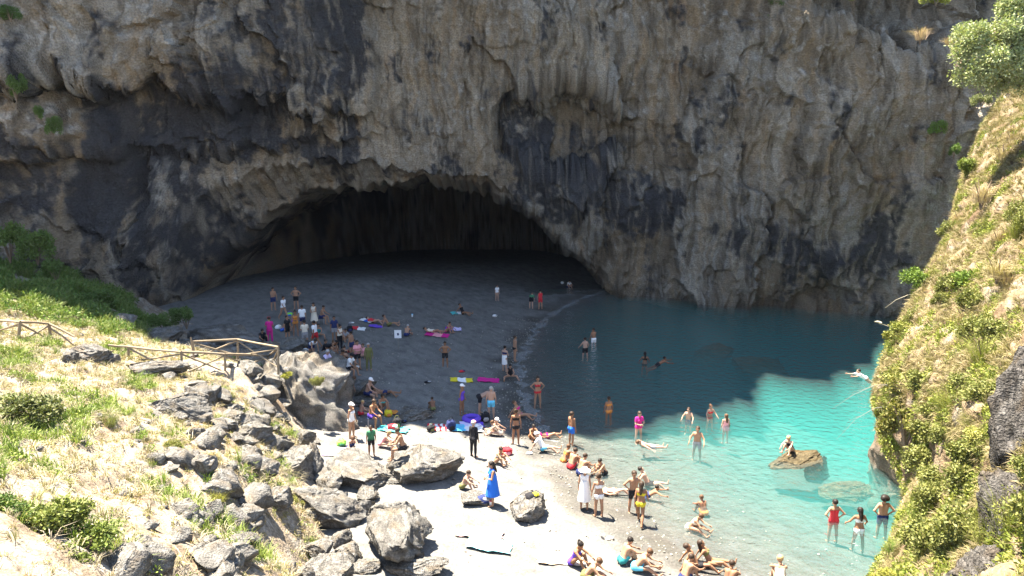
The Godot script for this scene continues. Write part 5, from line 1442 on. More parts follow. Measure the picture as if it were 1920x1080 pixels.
const PEOPLE := [
	[-1.73, 0.28, 31.62, "stand", 150, 1.0, true, "fair", "short", "grey", [["wetsuit", "black"]], ["cap", "pink"], "person in a long black outfit and pink cap standing on white sand"],
	[-0.75, 0.31, 26.98, "folded", 285, 1.06, true, "warm", "long", "black", [["dress", "blue"]], [], "woman in a blue dress looking down at the bags"],
	[-1.99, 0.37, 28.24, "knees", 75, 0.9, false, "fair", "short", "dark", [["swim_shorts", "olive"]], [], "pale seated bather in dark shorts left of the blue dress"],
	[-0.71, 0.21, 31.04, "knees", 60, 0.92, true, "warm", "short", "dark", [["bikini_top", "cream"], ["swim_briefs", "cream"]], [], "bather sitting on white sand beside the red bag"],
	[0.18, 0.11, 33.5, "stand", 185, 1.02, true, "tan", "bun", "dark", [["bikini_top", "black"], ["swim_briefs", "black"]], [], "woman in a black bikini standing with her back turned"],
	[-1.02, 0.17, 34.58, "knees", 80, 0.95, true, "fair", "none", "grey", [["bikini_top", "white"], ["swim_briefs", "white"]], ["cap", "white"], "white-capped woman sitting at the edge of the shade"],
	[-0.57, 0.14, 34.44, "hunch", 260, 0.9, true, "fair", "short", "brown", [["swimsuit", "cream"]], [], "bather leaning against the white-capped woman"],
	[0.96, 0.05, 34.32, "knees", 20, 0.9, true, "tan", "short", "black", [["bikini_top", "orange"], ["swim_briefs", "orange"]], [], "dark-haired bather hugging knees on the shadow line"],
	[1.69, 0.01, 34.48, "supine", 100, 0.9, true, "warm", "short", "brown", [["bikini_top", "magenta"], ["swim_briefs", "magenta"]], [], "bather lying with raised knee on the shadow line"],
	[1.44, 0.05, 32.84, "lean_back", 75, 0.98, false, "fair", "none", "grey", [["shirt", "white"], ["swim_shorts", "sky"]], ["cap", "white"], "man in white shirt and blue shorts leaning back near the waterline"],
	[2.84, -0.08, 33.78, "stand", 130, 1.0, false, "tan", "short", "dark", [["swim_shorts", "blue"]], [], "man in blue and white shorts standing in the shallows"],
	[2.33, 0.01, 31.6, "knees", 120, 0.9, true, "tan", "short", "brown", [["bikini_top", "orange"], ["swim_briefs", "orange"]], [], "farthest of the three bathers seated along the waterline"],
	[2.59, 0.01, 30.92, "knees", 130, 1.0, false, "warm", "short", "dark", [["swim_shorts", "red"]], [], "man in red shorts, middle of three seated along the waterline"],
	[2.96, -0.0, 30.3, "knees", 130, 1.02, false, "warm", "short", "dark", [["swim_shorts", "navy"]], [], "man in navy shorts, nearest of three seated along the waterline"],
	[4.04, -0.13, 30.62, "knees", 300, 0.9, false, "warm", "short", "black", [["swim_shorts", "black"]], [], "bather sitting alone in ankle-deep water facing the row of three"],
	[5.8, -0.3, 29.76, "lean_back", 80, 1.0, false, "fair", "short", "black", [["swim_shorts", "black"]], [], "pale man reclining in the shallows behind the couple"],
	[2.82, 0.07, 27.1, "stand", 170, 1.0, true, "warm", "none", "dark", [["dress", "white"]], ["sun_hat", "white"], "woman in a white tunic and wide white hat at the waterline"],
	[3.31, 0.06, 26.48, "phone", 190, 1.02, true, "warm", "bun", "dark", [["bikini_top", "white"], ["swim_briefs", "white"]], [], "woman in a white bikini walking behind the white-hatted woman"],
	[4.16, -0.06, 28.56, "supine", 95, 0.95, true, "fair", "short", "dark", [["bikini_top", "cream"], ["swim_briefs", "cream"]], [], "bather lying in the wash behind the white bikini"],
	[4.71, -0.04, 26.94, "hips", 10, 1.04, false, "warm", "short", "dark", [["swim_shorts", "black"]], [], "man in black and white trunks facing the camera at the waterline"],
	[4.82, 0.0, 25.98, "walk", 160, 1.02, true, "tan", "long", "dark", [["bikini_top", "yellow"], ["swim_briefs", "yellow"]], [], "long-haired woman in a yellow swimsuit stepping into the water"],
	[5.57, -0.4, 28.37, "swim", 80, 0.8, false, "tan", "short", "black", [["swim_shorts", "navy"]], [], "child splashing behind the woman in yellow"],
	[7.63, -0.4, 27.46, "knees", 200, 0.85, false, "brown", "short", "brown", [["swim_shorts", "orange"]], [], "tanned child squatting in clear water"],
	[6.66, -0.18, 25.86, "hunch", 60, 0.95, true, "warm", "short", "brown", [["bikini_top", "cream"], ["swim_briefs", "cream"]], [], "bather sitting low in clear water below the squatting child"],
	[6.53, -0.2, 33.44, "float", 110, 1.0, false, "fair", "short", "brown", [["swim_shorts", "grey"]], [], "pale bather floating on the back in turquoise shallows"],
	[8.89, -0.91, 33.84, "wade", 340, 1.05, false, "warm", "short", "dark", [["swim_shorts", "grey"]], [], "man wading thigh-deep in sunlit turquoise water"],
	[6.3, -0.57, 35.2, "folded", 20, 1.0, true, "fair", "short", "dark", [["shirt", "magenta"], ["swim_briefs", "magenta"]], [], "woman in a magenta top wading at the shadow edge"],
	[5.09, -0.5, 37.44, "stand", 200, 0.95, true, "tan", "bun", "dark", [["bikini_top", "orange"], ["swim_briefs", "orange"]], [], "woman in an orange bikini wading in shaded water"],
	[9.27, -0.95, 37.27, "wade", 330, 0.9, false, "fair", "short", "dark", [["swim_shorts", "navy"]], [], "leftmost of three bathers at the shadow edge of the lagoon"],
	[10.52, -0.95, 37.75, "wade", 20, 0.9, true, "fair", "bun", "brown", [["bikini_top", "red"], ["swim_briefs", "red"]], [], "middle bather of three at the shadow edge of the lagoon"],
	[10.93, -1.0, 36.2, "stand", 200, 0.95, true, "fair", "long", "brown", [["swimsuit", "pink"]], [], "right bather of three at the shadow edge of the lagoon"],
	[12.86, 0.14, 32.48, "knees", 310, 0.95, true, "fair", "short", "blond", [["swimsuit", "black"]], [], "blond bather in black sitting on the tan sea rock"],
	[12.27, -0.94, 26.34, "hips", 185, 1.05, true, "warm", "short", "black", [["swimsuit", "red"]], [], "bather in a red swimsuit, left of the wading trio"],
	[12.95, -0.96, 25.7, "wade", 180, 1.05, true, "tan", "long", "black", [["bikini_top", "white"], ["swim_briefs", "white"]], [], "long-haired woman in white bottoms, middle of the wading trio"],
	[14.31, -1.0, 26.68, "hips", 180, 1.08, false, "warm", "curly", "black", [["swim_shorts", "navy"]], [], "curly-haired bather, right of the wading trio"],
	[2.01, 0.28, 22.78, "knees", 60, 1.02, true, "tan", "bun", "black", [["swimsuit", "purple"]], [], "woman with a bun and patterned swimsuit sitting on white sand"],
	[2.37, 0.29, 21.88, "hunch", 70, 1.0, false, "warm", "short", "brown", [["swim_shorts", "olive"]], [], "bather at the bottom edge below the woman with a bun"],
	[3.73, 0.15, 23.08, "knees", 110, 1.0, false, "warm", "short", "black", [["swim_shorts", "teal"]], [], "bather in teal shorts sitting near the bottom edge"],
	[4.11, 0.14, 22.62, "hunch", 80, 1.0, false, "warm", "short", "brown", [["swim_shorts", "sky"]], [], "hunched bather in bright blue shorts near the bottom edge"],
	[5.59, 0.08, 22.1, "knees", 120, 1.0, false, "warm", "short", "dark", [["swim_shorts", "navy"]], [], "bather at the bottom edge left of the reclining pair"],
	[6.18, 0.02, 22.94, "lean_back", 80, 1.0, false, "tan", "short", "dark", [["swim_shorts", "black"]], [], "man reclining in the wash beside the long-haired woman"],
	[6.71, -0.01, 23.18, "lean_back", 75, 1.0, true, "tan", "long", "dark", [["bikini_top", "olive"], ["swim_briefs", "olive"]], [], "woman reclining in the wash with legs stretched out"],
	[6.94, 0.02, 21.72, "knees", 150, 1.0, false, "tan", "short", "dark", [["swim_shorts", "black"]], [], "dark head at the bottom edge right of the reclining pair"],
	[8.78, -0.17, 22.22, "knees", 170, 1.05, true, "warm", "short", "blond", [["swimsuit", "cream"]], [], "blond bather sitting in clear water at the bottom edge"],
	[-1.08, 0.13, 36.86, "stand", 185, 1.02, false, "fair", "short", "grey", [["swim_shorts", "sky"]], [], "man in bright blue shorts standing with his back turned in shade"],
	[-1.69, 0.17, 37.4, "stoop", 100, 1.05, false, "fair", "short", "grey", [["swim_shorts", "black"]], [], "man in black shorts bending over the purple ring"],
	[-2.62, 0.24, 37.12, "stand", 70, 0.98, true, "tan", "none", "grey", [["swimsuit", "purple"]], ["cap", "white"], "woman in a purple swimsuit and white cap in shade"],
	[-4.15, 0.36, 37.42, "knees", 200, 0.75, false, "brown", "short", "dark", [["swim_shorts", "olive"]], [], "small tanned child sitting alone on shaded pebbles"],
	[0.42, 0.04, 37.18, "lean_back", 70, 1.0, true, "warm", "short", "brown", [["bikini_top", "magenta"], ["swim_briefs", "magenta"]], [], "sunbather leaning back on shaded sand near the waterline"],
	[1.4, -0.07, 39.0, "hips", 10, 1.05, true, "warm", "bun", "dark", [["bikini_top", "red"], ["swim_briefs", "red"]], [], "woman in a red bikini walking at the shaded waterline"],
	[-0.47, 0.06, 45.34, "folded", 150, 0.98, true, "fair", "bun", "black", [["wrap", "white"], ["bikini_top", "navy"]], [], "woman wrapped in a striped towel standing in shade"],
	[-0.13, 0.04, 43.96, "cross", 10, 0.95, true, "warm", "short", "black", [["vest", "black"]], [], "dark-haired woman sitting beside the wrapped towel"],
	[0.18, 0.02, 47.84, "stand", 110, 1.02, false, "warm", "short", "dark", [["swim_briefs", "black"]], [], "man in black briefs walking towards the shaded waterline"],
	[-4.21, 0.33, 45.36, "hips", 5, 0.98, false, "tan", "short", "black", [["swim_shorts", "black"]], [], "man in black shorts standing alone mid beach"],
	[5.03, -0.54, 49.62, "wade", 200, 1.0, false, "fair", "short", "dark", [["swim_shorts", "black"]], [], "man in black trunks wading in dark shaded water"],
	[5.95, -0.62, 52.74, "phone", 200, 0.98, false, "tan", "short", "dark", [["swim_shorts", "white"]], [], "man in white trunks wading farthest out in shade"],
	[8.86, -1.15, 48.04, "wade", 180, 1.0, true, "tan", "long", "black", [["bikini_top", "black"], ["swim_briefs", "black"]], [], "woman chest-deep in dark shaded water"],
	[9.59, -0.45, 47.04, "swim", 90, 0.9, false, "tan", "short", "black", [["swim_shorts", "black"]], [], "swimmer with only the head showing in dark water"],
	[-1.35, 0.37, 65.92, "stand", 30, 0.85, true, "fair", "short", "dark", [["shirt", "white"]], [], "small figure in white standing deep in the cave"],
	[1.67, 0.13, 63.64, "stoop", 170, 1.0, false, "fair", "short", "dark", [["shirt", "green"], ["swim_shorts", "black"]], [], "person in a green shirt bending down by the far shore"],
	[2.47, 0.08, 63.64, "phone", 190, 1.0, false, "warm", "short", "black", [["vest", "red"], ["swim_shorts", "red"]], [], "man in red beside the bending green shirt"],
	[5.79, -0.38, 75.88, "knees", 30, 1.0, false, "fair", "short", "dark", [["shirt", "white"], ["swim_shorts", "navy"]], [], "seated figure in white at the cave's far right"],
	[-4.02, 0.48, 59.76, "lean_back", 60, 1.0, true, "tan", "short", "black", [["swimsuit", "black"]], [], "person reclining beside a pale towel deep in the shade"],
	[-10.21, 1.1, 54.18, "supine", 70, 1.0, true, "fair", "short", "dark", [["shirt", "red"]], [], "left of two sunbathers lying by the blue and white towel"],
	[-9.16, 0.95, 53.78, "lean_back", 110, 1.0, false, "warm", "short", "dark", [["swim_shorts", "olive"]], [], "right of two sunbathers lying by the blue and white towel"],
	[-7.52, 0.7, 51.58, "hunch", 170, 0.95, false, "warm", "short", "grey", [["swim_shorts", "navy"]], [], "person sitting hunched to the right of the notice board"],
	[-5.8, 0.54, 53.3, "supine", 80, 1.0, true, "warm", "short", "dark", [["swimsuit", "cream"]], [], "sunbather lying on the pink towel"],
	[-4.83, 0.45, 53.8, "knees", 60, 0.95, true, "warm", "short", "dark", [["bikini_top", "magenta"], ["swim_briefs", "magenta"]], [], "woman sitting up between the pink and purple towels"],
	[-17.8, 2.01, 54.48, "phone", 40, 1.02, false, "warm", "short", "dark", [["swim_shorts", "navy"]], [], "shirtless man with hand to head, left of the far pair"],
	[-16.2, 2.01, 54.86, "hips", 0, 1.02, false, "warm", "short", "dark", [["swim_shorts", "black"]], [], "shirtless man with hands on hips, right of the far pair"],
	[-16.16, 2.0, 51.52, "walk", 60, 1.0, true, "warm", "short", "dark", [["shirt", "white"]], [], "person in a long white shirt stooping between the far pair"],
	[-13.63, 1.57, 52.04, "perch", 80, 1.0, false, "warm", "short", "dark", [["swim_shorts", "navy"]], [], "shirtless man sitting on a low stool, arms on knees"],
	[-15.28, 1.79, 45.74, "folded", 200, 1.0, true, "warm", "short", "dark", [["shirt", "magenta"], ["trousers", "magenta"]], ["cap", "red"], "person in a magenta robe and red headscarf"],
	[-15.81, 1.89, 45.64, "knees", 40, 1.0, true, "warm", "short", "black", [["shirt", "black"], ["trousers", "black"]], [], "person in black sitting beside the magenta robe"],
	[-14.36, 1.65, 48.2, "folded", 20, 1.02, true, "tan", "bun", "dark", [["swimsuit", "orange"]], [], "woman in a patterned orange swimsuit among the crowd"],
	[-14.33, 1.66, 49.74, "stand", 200, 1.02, false, "warm", "short", "dark", [["shirt", "white"], ["swim_shorts", "navy"]], [], "person in white shirt and navy shorts behind the patterned swimsuit"],
	[-13.15, 1.43, 46.04, "folded", 210, 1.05, false, "warm", "short", "black", [["shirt", "cream"], ["swim_shorts", "grey"]], [], "man in a cream T-shirt with his back turned"],
	[-12.59, 1.34, 46.36, "walk", 250, 1.05, false, "tan", "short", "black", [["shirt", "white"], ["swim_shorts", "red"]], [], "man in a white shirt and red shorts striding left"],
	[-12.76, 1.38, 44.24, "knees", 150, 0.72, false, "warm", "short", "black", [["shirt", "white"]], [], "small child in white sitting below the cream T-shirt"],
	[-11.81, 1.23, 45.26, "cross", 90, 0.95, true, "warm", "short", "dark", [["shirt", "black"]], [], "woman in black sitting at the foot of the striding man"],
	[-11.47, 1.18, 45.94, "knees", 40, 0.9, false, "warm", "short", "brown", [["swim_shorts", "red"]], [], "child in red shorts sitting among the crowd"],
	[-11.07, 1.12, 46.54, "phone", 60, 1.0, true, "warm", "bun", "black", [["vest", "cream"], ["trousers", "black"]], [], "woman in black trousers and cream top standing"],
	[-10.36, 1.02, 46.26, "knees", 60, 1.05, true, "warm", "bun", "dark", [["bikini_top", "red"], ["swim_briefs", "red"]], [], "woman in a red bikini sitting behind the pink top"],
	[-9.27, 0.88, 43.2, "folded", 30, 1.05, true, "warm", "short", "dark", [["shirt", "pink"], ["swim_shorts", "black"]], [], "woman in a pink top and black skirt standing"],
	[-8.6, 0.8, 43.24, "stand", 20, 0.98, false, "warm", "short", "grey", [["wetsuit", "olive"]], [], "person in an olive and yellow wetsuit"],
	[-11.21, 1.15, 44.12, "stoop", 70, 1.0, true, "tan", "short", "black", [["swimsuit", "black"]], [], "woman in black bending towards the bright bag"],
	[-10.04, 2.0, 38.72, "perch", 60, 1.0, false, "fair", "short", "grey", [["shirt", "lilac"], ["trousers", "grey"]], [], "person in a lilac shirt sitting on the rocks"],
	[-8.94, 1.6, 39.42, "perch", 70, 1.0, false, "warm", "short", "black", [["shirt", "white"], ["swim_shorts", "black"]], ["cap", "black"], "man in a white shirt sitting on the shaded rock"],
	[-9.56, 0.93, 39.04, "stand", 190, 1.02, false, "tan", "short", "dark", [["swim_shorts", "purple"]], [], "man in purple shorts standing behind the steep-faced boulder"],
	[-7.63, 0.72, 37.58, "perch", 80, 1.05, false, "fair", "none", "grey", [["swim_shorts", "navy"]], ["cap", "white"], "white-capped man sitting bent forward on a rock"],
	[-7.35, 0.84, 32.44, "stand", 70, 1.0, true, "warm", "none", "dark", [["swimsuit", "white"]], ["cap", "white"], "woman in white swimsuit and white cap beside the boulder"],
	[-6.82, 0.69, 34.42, "perch", 60, 1.02, false, "tan", "short", "dark", [["swim_shorts", "purple"]], [], "tanned man sitting on a folding stool in shade"],
	[-6.13, 0.73, 30.7, "stand", 20, 0.82, false, "brown", "short", "black", [["shirt", "green"], ["swim_shorts", "black"]], [], "boy in a dark green shirt at the shadow edge"],
	[-5.92, 0.69, 31.8, "hunch", 90, 0.9, true, "fair", "short", "blond", [["swimsuit", "pink"]], [], "child sitting behind the boy in green"],
	[-7.11, 0.84, 30.96, "hunch", 30, 0.98, true, "fair", "short", "brown", [["swimsuit", "navy"]], [], "woman sitting on the lilac towel"],
	[-5.18, 0.62, 30.56, "hunch", 60, 0.8, true, "warm", "short", "blond", [["bikini_top", "cream"], ["swim_briefs", "cream"]], [], "blond child sitting at the foot of the ridged pale rock"],
	[-4.46, 1.35, 28.88, "perch", 285, 1.05, false, "warm", "short", "dark", [["swim_shorts", "black"]], [], "man sitting on the ridged pale rock, head bowed"],
	[21.66, -0.53, 43.96, "swim", 270, 1.05, false, "fair", "short", "black", [["shirt", "white"]], [], "swimmer in a white top floating flat near the right bank"],
	[-11.29, 1.17, 48.62, "knees", 40, 1.0, true, "warm", "short", "dark", [["shirt", "grey"]], [], "seated woman in grey at the back of the crowd"],
	[-11.83, 1.25, 48.34, "stand", 20, 1.0, false, "tan", "short", "black", [["shirt", "navy"], ["swim_shorts", "grey"]], [], "man in a navy shirt standing at the back of the crowd"],
	[-12.99, 1.43, 48.76, "cross", 10, 0.95, true, "warm", "long", "dark", [["swimsuit", "teal"]], [], "woman in teal sitting behind the striding man"],
	[-12.23, 1.3, 44.06, "stoop", 40, 1.0, false, "warm", "short", "dark", [["vest", "white"], ["swim_shorts", "navy"]], [], "person in a white vest bending at the rocks"],
	[-10.49, 1.05, 43.54, "knees", 100, 1.0, false, "tan", "short", "dark", [["swim_shorts", "orange"]], [], "man in orange shorts sitting in the middle of the crowd"],
	[-10.3, 1.02, 44.56, "hunch", 200, 0.95, true, "warm", "bun", "dark", [["bikini_top", "black"], ["swim_briefs", "black"]], [], "woman in a black bikini sitting in the crowd"],
	[-9.33, 0.88, 45.5, "cross", 350, 1.0, true, "fair", "short", "brown", [["shirt", "pink"]], [], "person in pink sitting right of the red bikini"],
	[-14.48, 1.65, 46.78, "stand", 60, 1.0, true, "warm", "short", "dark", [["shirt", "black"], ["swim_shorts", "black"]], [], "person in black standing right of the magenta robe"],
	[-15.37, 1.83, 48.64, "knees", 90, 0.9, false, "warm", "short", "dark", [["swim_shorts", "blue"]], [], "child in blue shorts sitting behind the round dark boulder"],
	[-8.87, 0.87, 37.66, "stoop", 80, 1.0, true, "warm", "short", "brown", [["swimsuit", "navy"]], [], "woman in navy bending beside the steep-faced boulder"],
	[-6.77, 0.63, 36.84, "knees", 30, 1.0, true, "warm", "short", "dark", [["bikini_top", "turquoise"], ["swim_briefs", "turquoise"]], [], "woman in turquoise sitting right of the white-capped man"],
	[-7.6, 0.74, 35.62, "cross", 120, 0.8, false, "fair", "short", "blond", [["swim_shorts", "red"]], [], "blond child in red shorts sitting by the white towel"],
	[-6.95, 0.62, 39.08, "supine", 80, 1.0, false, "tan", "short", "dark", [["swim_shorts", "navy"]], [], "man lying on shaded sand right of the seated men"],
	[-13.88, 1.6, 51.1, "folded", 340, 1.0, true, "warm", "long", "dark", [["dress", "cream"]], [], "woman in a cream dress standing left of the stool"],
	[-10.12, 0.99, 45.62, "stand", 250, 0.95, false, "warm", "short", "black", [["swim_shorts", "navy"]], [], "shirtless man standing behind the red bikini"]
]

func build_people() -> void:
	for s in PEOPLE:  # x, y, d, pose, facing, size, female, skin, hair style, hair colour, clothes, hat, label
		var o := thing("person", Vector3(s[0], s[1], -s[2]), deg_to_rad(s[4]))
		o.scale = Vector3.ONE * s[5]
		tag(o, s[12], "person")
		var b := body(s[3], s[6])
		var sk: Array = SKINS[s[7]]
		var skin := paint("skin_" + s[7], lin(sk[0], sk[1], sk[2]), 0.55)
		skin.vertex_color_use_as_albedo = true
		put("body", b.mesh, skin, o)
		var hc: Array = HAIRS[s[9]]
		if s[8] != "none":
			var h := put("hair", hair_mesh(s[8]), paint("hair_" + s[9], lin(hc[0], hc[1], hc[2]), 0.5), o)
			h.transform = b.head
		for c in s[10]:
			if c[0] == "dress":
				put("dress", garment(s[3], s[6], "vest"), dye(c[1]), o)
				var sk2 := put("skirt", lathe([[0.135, 0.3], [0.165, 0.12], [0.19, -0.02], [0.225, -0.25], [0.27, -0.5], [0.26, -0.49]], 20), dye(c[1]), o)
				sk2.position = b.hip
			elif c[0] == "wrap":
				var sk3 := put("wrap_towel", lathe([[0.15, 0.22], [0.17, 0.1], [0.175, -0.1], [0.18, -0.4], [0.17, -0.39]], 18), dye(c[1]), o)
				sk3.position = b.hip
			else: put(c[0], garment(s[3], s[6], c[0]), dye(c[1]), o)
		if s[11]:
			var h := put(s[11][0], hat_mesh(s[11][0]), dye(s[11][1]), o)
			h.transform = b.head


# ------------------------------------------------------------------ things on the beach
func towel_mesh(long: float, wide: float, a: Color, b: Color, bands: int, sd: int) -> ArrayMesh:
	var nu := 26
	var nv := 14
	var ripple := nz(sd, 2.2, 2)
	var v := PackedVector3Array()
	var col := PackedColorArray()
	for side in 2:
		for j in nv:
			for i in nu:
				var x := (i / float(nu - 1) - 0.5) * long
				var z := (j / float(nv - 1) - 0.5) * wide
				var edge := ripple.get_noise_2d(x * 0.8, 7.0) * 0.05
				v.append(Vector3(x + ripple.get_noise_2d(z, 30.0) * 0.08, 0.035 + ripple.get_noise_2d(x, z) * 0.045 - side * 0.012, z + edge))
				var band := int((i / float(nu)) * bands) % 2 if bands > 0 else 0
				col.append(a if band == 0 else b)
	var idx := PackedInt32Array()
	var n := nu * nv
	for j in nv - 1:
		for i in nu - 1:
			var p := j * nu + i
			idx.append_array(PackedInt32Array([p, p + 1, p + nu, p + 1, p + nu + 1, p + nu]))
			idx.append_array(PackedInt32Array([n + p, n + p + nu, n + p + 1, n + p + 1, n + p + nu, n + p + nu + 1]))
	return mesh_of(v, idx, null, col)

func soft_blob(size: Vector3, sd: int, square := 2.6) -> ArrayMesh:
	var dent := nz(sd, 1.6, 3)
	var nu := 21
	var nv := 13
	var v := PackedVector3Array()
	for j in nv:
		var a := PI * j / float(nv - 1)
		for i in nu:
			var b := TAU * (i % (nu - 1)) / float(nu - 1)
			var p := Vector3(sin(a) * cos(b), cos(a), sin(a) * sin(b))
			var l := pow(pow(absf(p.x), square) + pow(absf(p.y), square) + pow(absf(p.z), square), -1.0 / square)
			p *= l * (1.0 + dent.get_noise_3dv(p) * 0.28)
			v.append((p + Vector3.UP * 0.9) * size * 0.5)
	return sheet(v, nu, nv, null, false)

func ring_mesh(big: float, small: float) -> ArrayMesh:
	var v := PackedVector3Array()
	for j in 27:
		var a := TAU * (j % 26) / 26.0
		for i in 13:
			var b := TAU * (i % 12) / 12.0
			v.append(Vector3(cos(a) * (big + cos(b) * small), small + sin(b) * small, sin(a) * (big + cos(b) * small)))
	return sheet(v, 13, 27, null, true)

const TOWELS := [
	[-3.04, 42.92, 1.35, 0.8, 0.05, "yellow", "white", 3, "yellow and white towel lying mid beach in shade"],
	[-1.42, 43.28, 1.3, 0.75, 0.0, "magenta", "magenta", 0, "plain red towel right of the yellow and white towel"],
	[-2.33, 35.14, 1.75, 0.95, 0.05, "sky", "white", 2, "pale blue towel at the shadow edge"],
	[-3.58, 34.94, 1.1, 0.9, 0.2, "red", "white", 9, "red and white striped towel at the shadow edge"],
	[-5.71, 34.12, 1.4, 0.85, -0.1, "turquoise", "turquoise", 0, "turquoise towel under the red and black bags"],
	[-8.26, 37.26, 1.2, 0.8, 0.3, "white", "lilac", 2, "white towel beside the white-capped man's rock"],
	[-5.44, 52.84, 1.7, 1.0, -0.05, "magenta", "pink", 3, "pink towel spread in deep shade"],
	[-4.43, 54.88, 1.2, 0.9, 0.1, "purple", "lilac", 2, "purple towel behind the pink towel"],
	[-4.52, 59.94, 1.1, 0.8, 0.4, "turquoise", "white", 2, "pale towel beside the reclining person deep in shade"],
	[-11.05, 52.06, 1.05, 0.8, 0.1, "red", "white", 2, "red and white towel near the crowd"],
	[-10.85, 54.44, 1.0, 0.8, -0.3, "white", "blue", 3, "blue and white towel left of two sunbathers"],
	[-9.97, 53.24, 1.0, 0.6, 0.0, "purple", "purple", 0, "violet towel under the two sunbathers"],
	[-1.1, 24.5, 1.5, 0.85, -0.18, "rose", "cream", 5, "pale pink towel on the white sand"],
	[-0.77, 23.7, 1.55, 0.85, -0.18, "ice", "ice", 0, "pale cyan towel below the pink towel on white sand"],
	[-7.44, 30.64, 1.6, 0.9, 0.15, "lilac", "white", 4, "lilac towel between boulder and slab"],
	[1.62, 23.08, 1.6, 0.8, 0.05, "straw", "cream", 2, "tan towel beside the woman with a bun"],
	[-2.02, 35.74, 1.2, 0.7, 0.2, "lilac", "purple", 2, "lilac mat under the purple ring"],
	[-6.29, 36.42, 0.9, 0.6, 0.4, "navy", "orange", 2, "navy and orange towel behind the turquoise towel"]
]
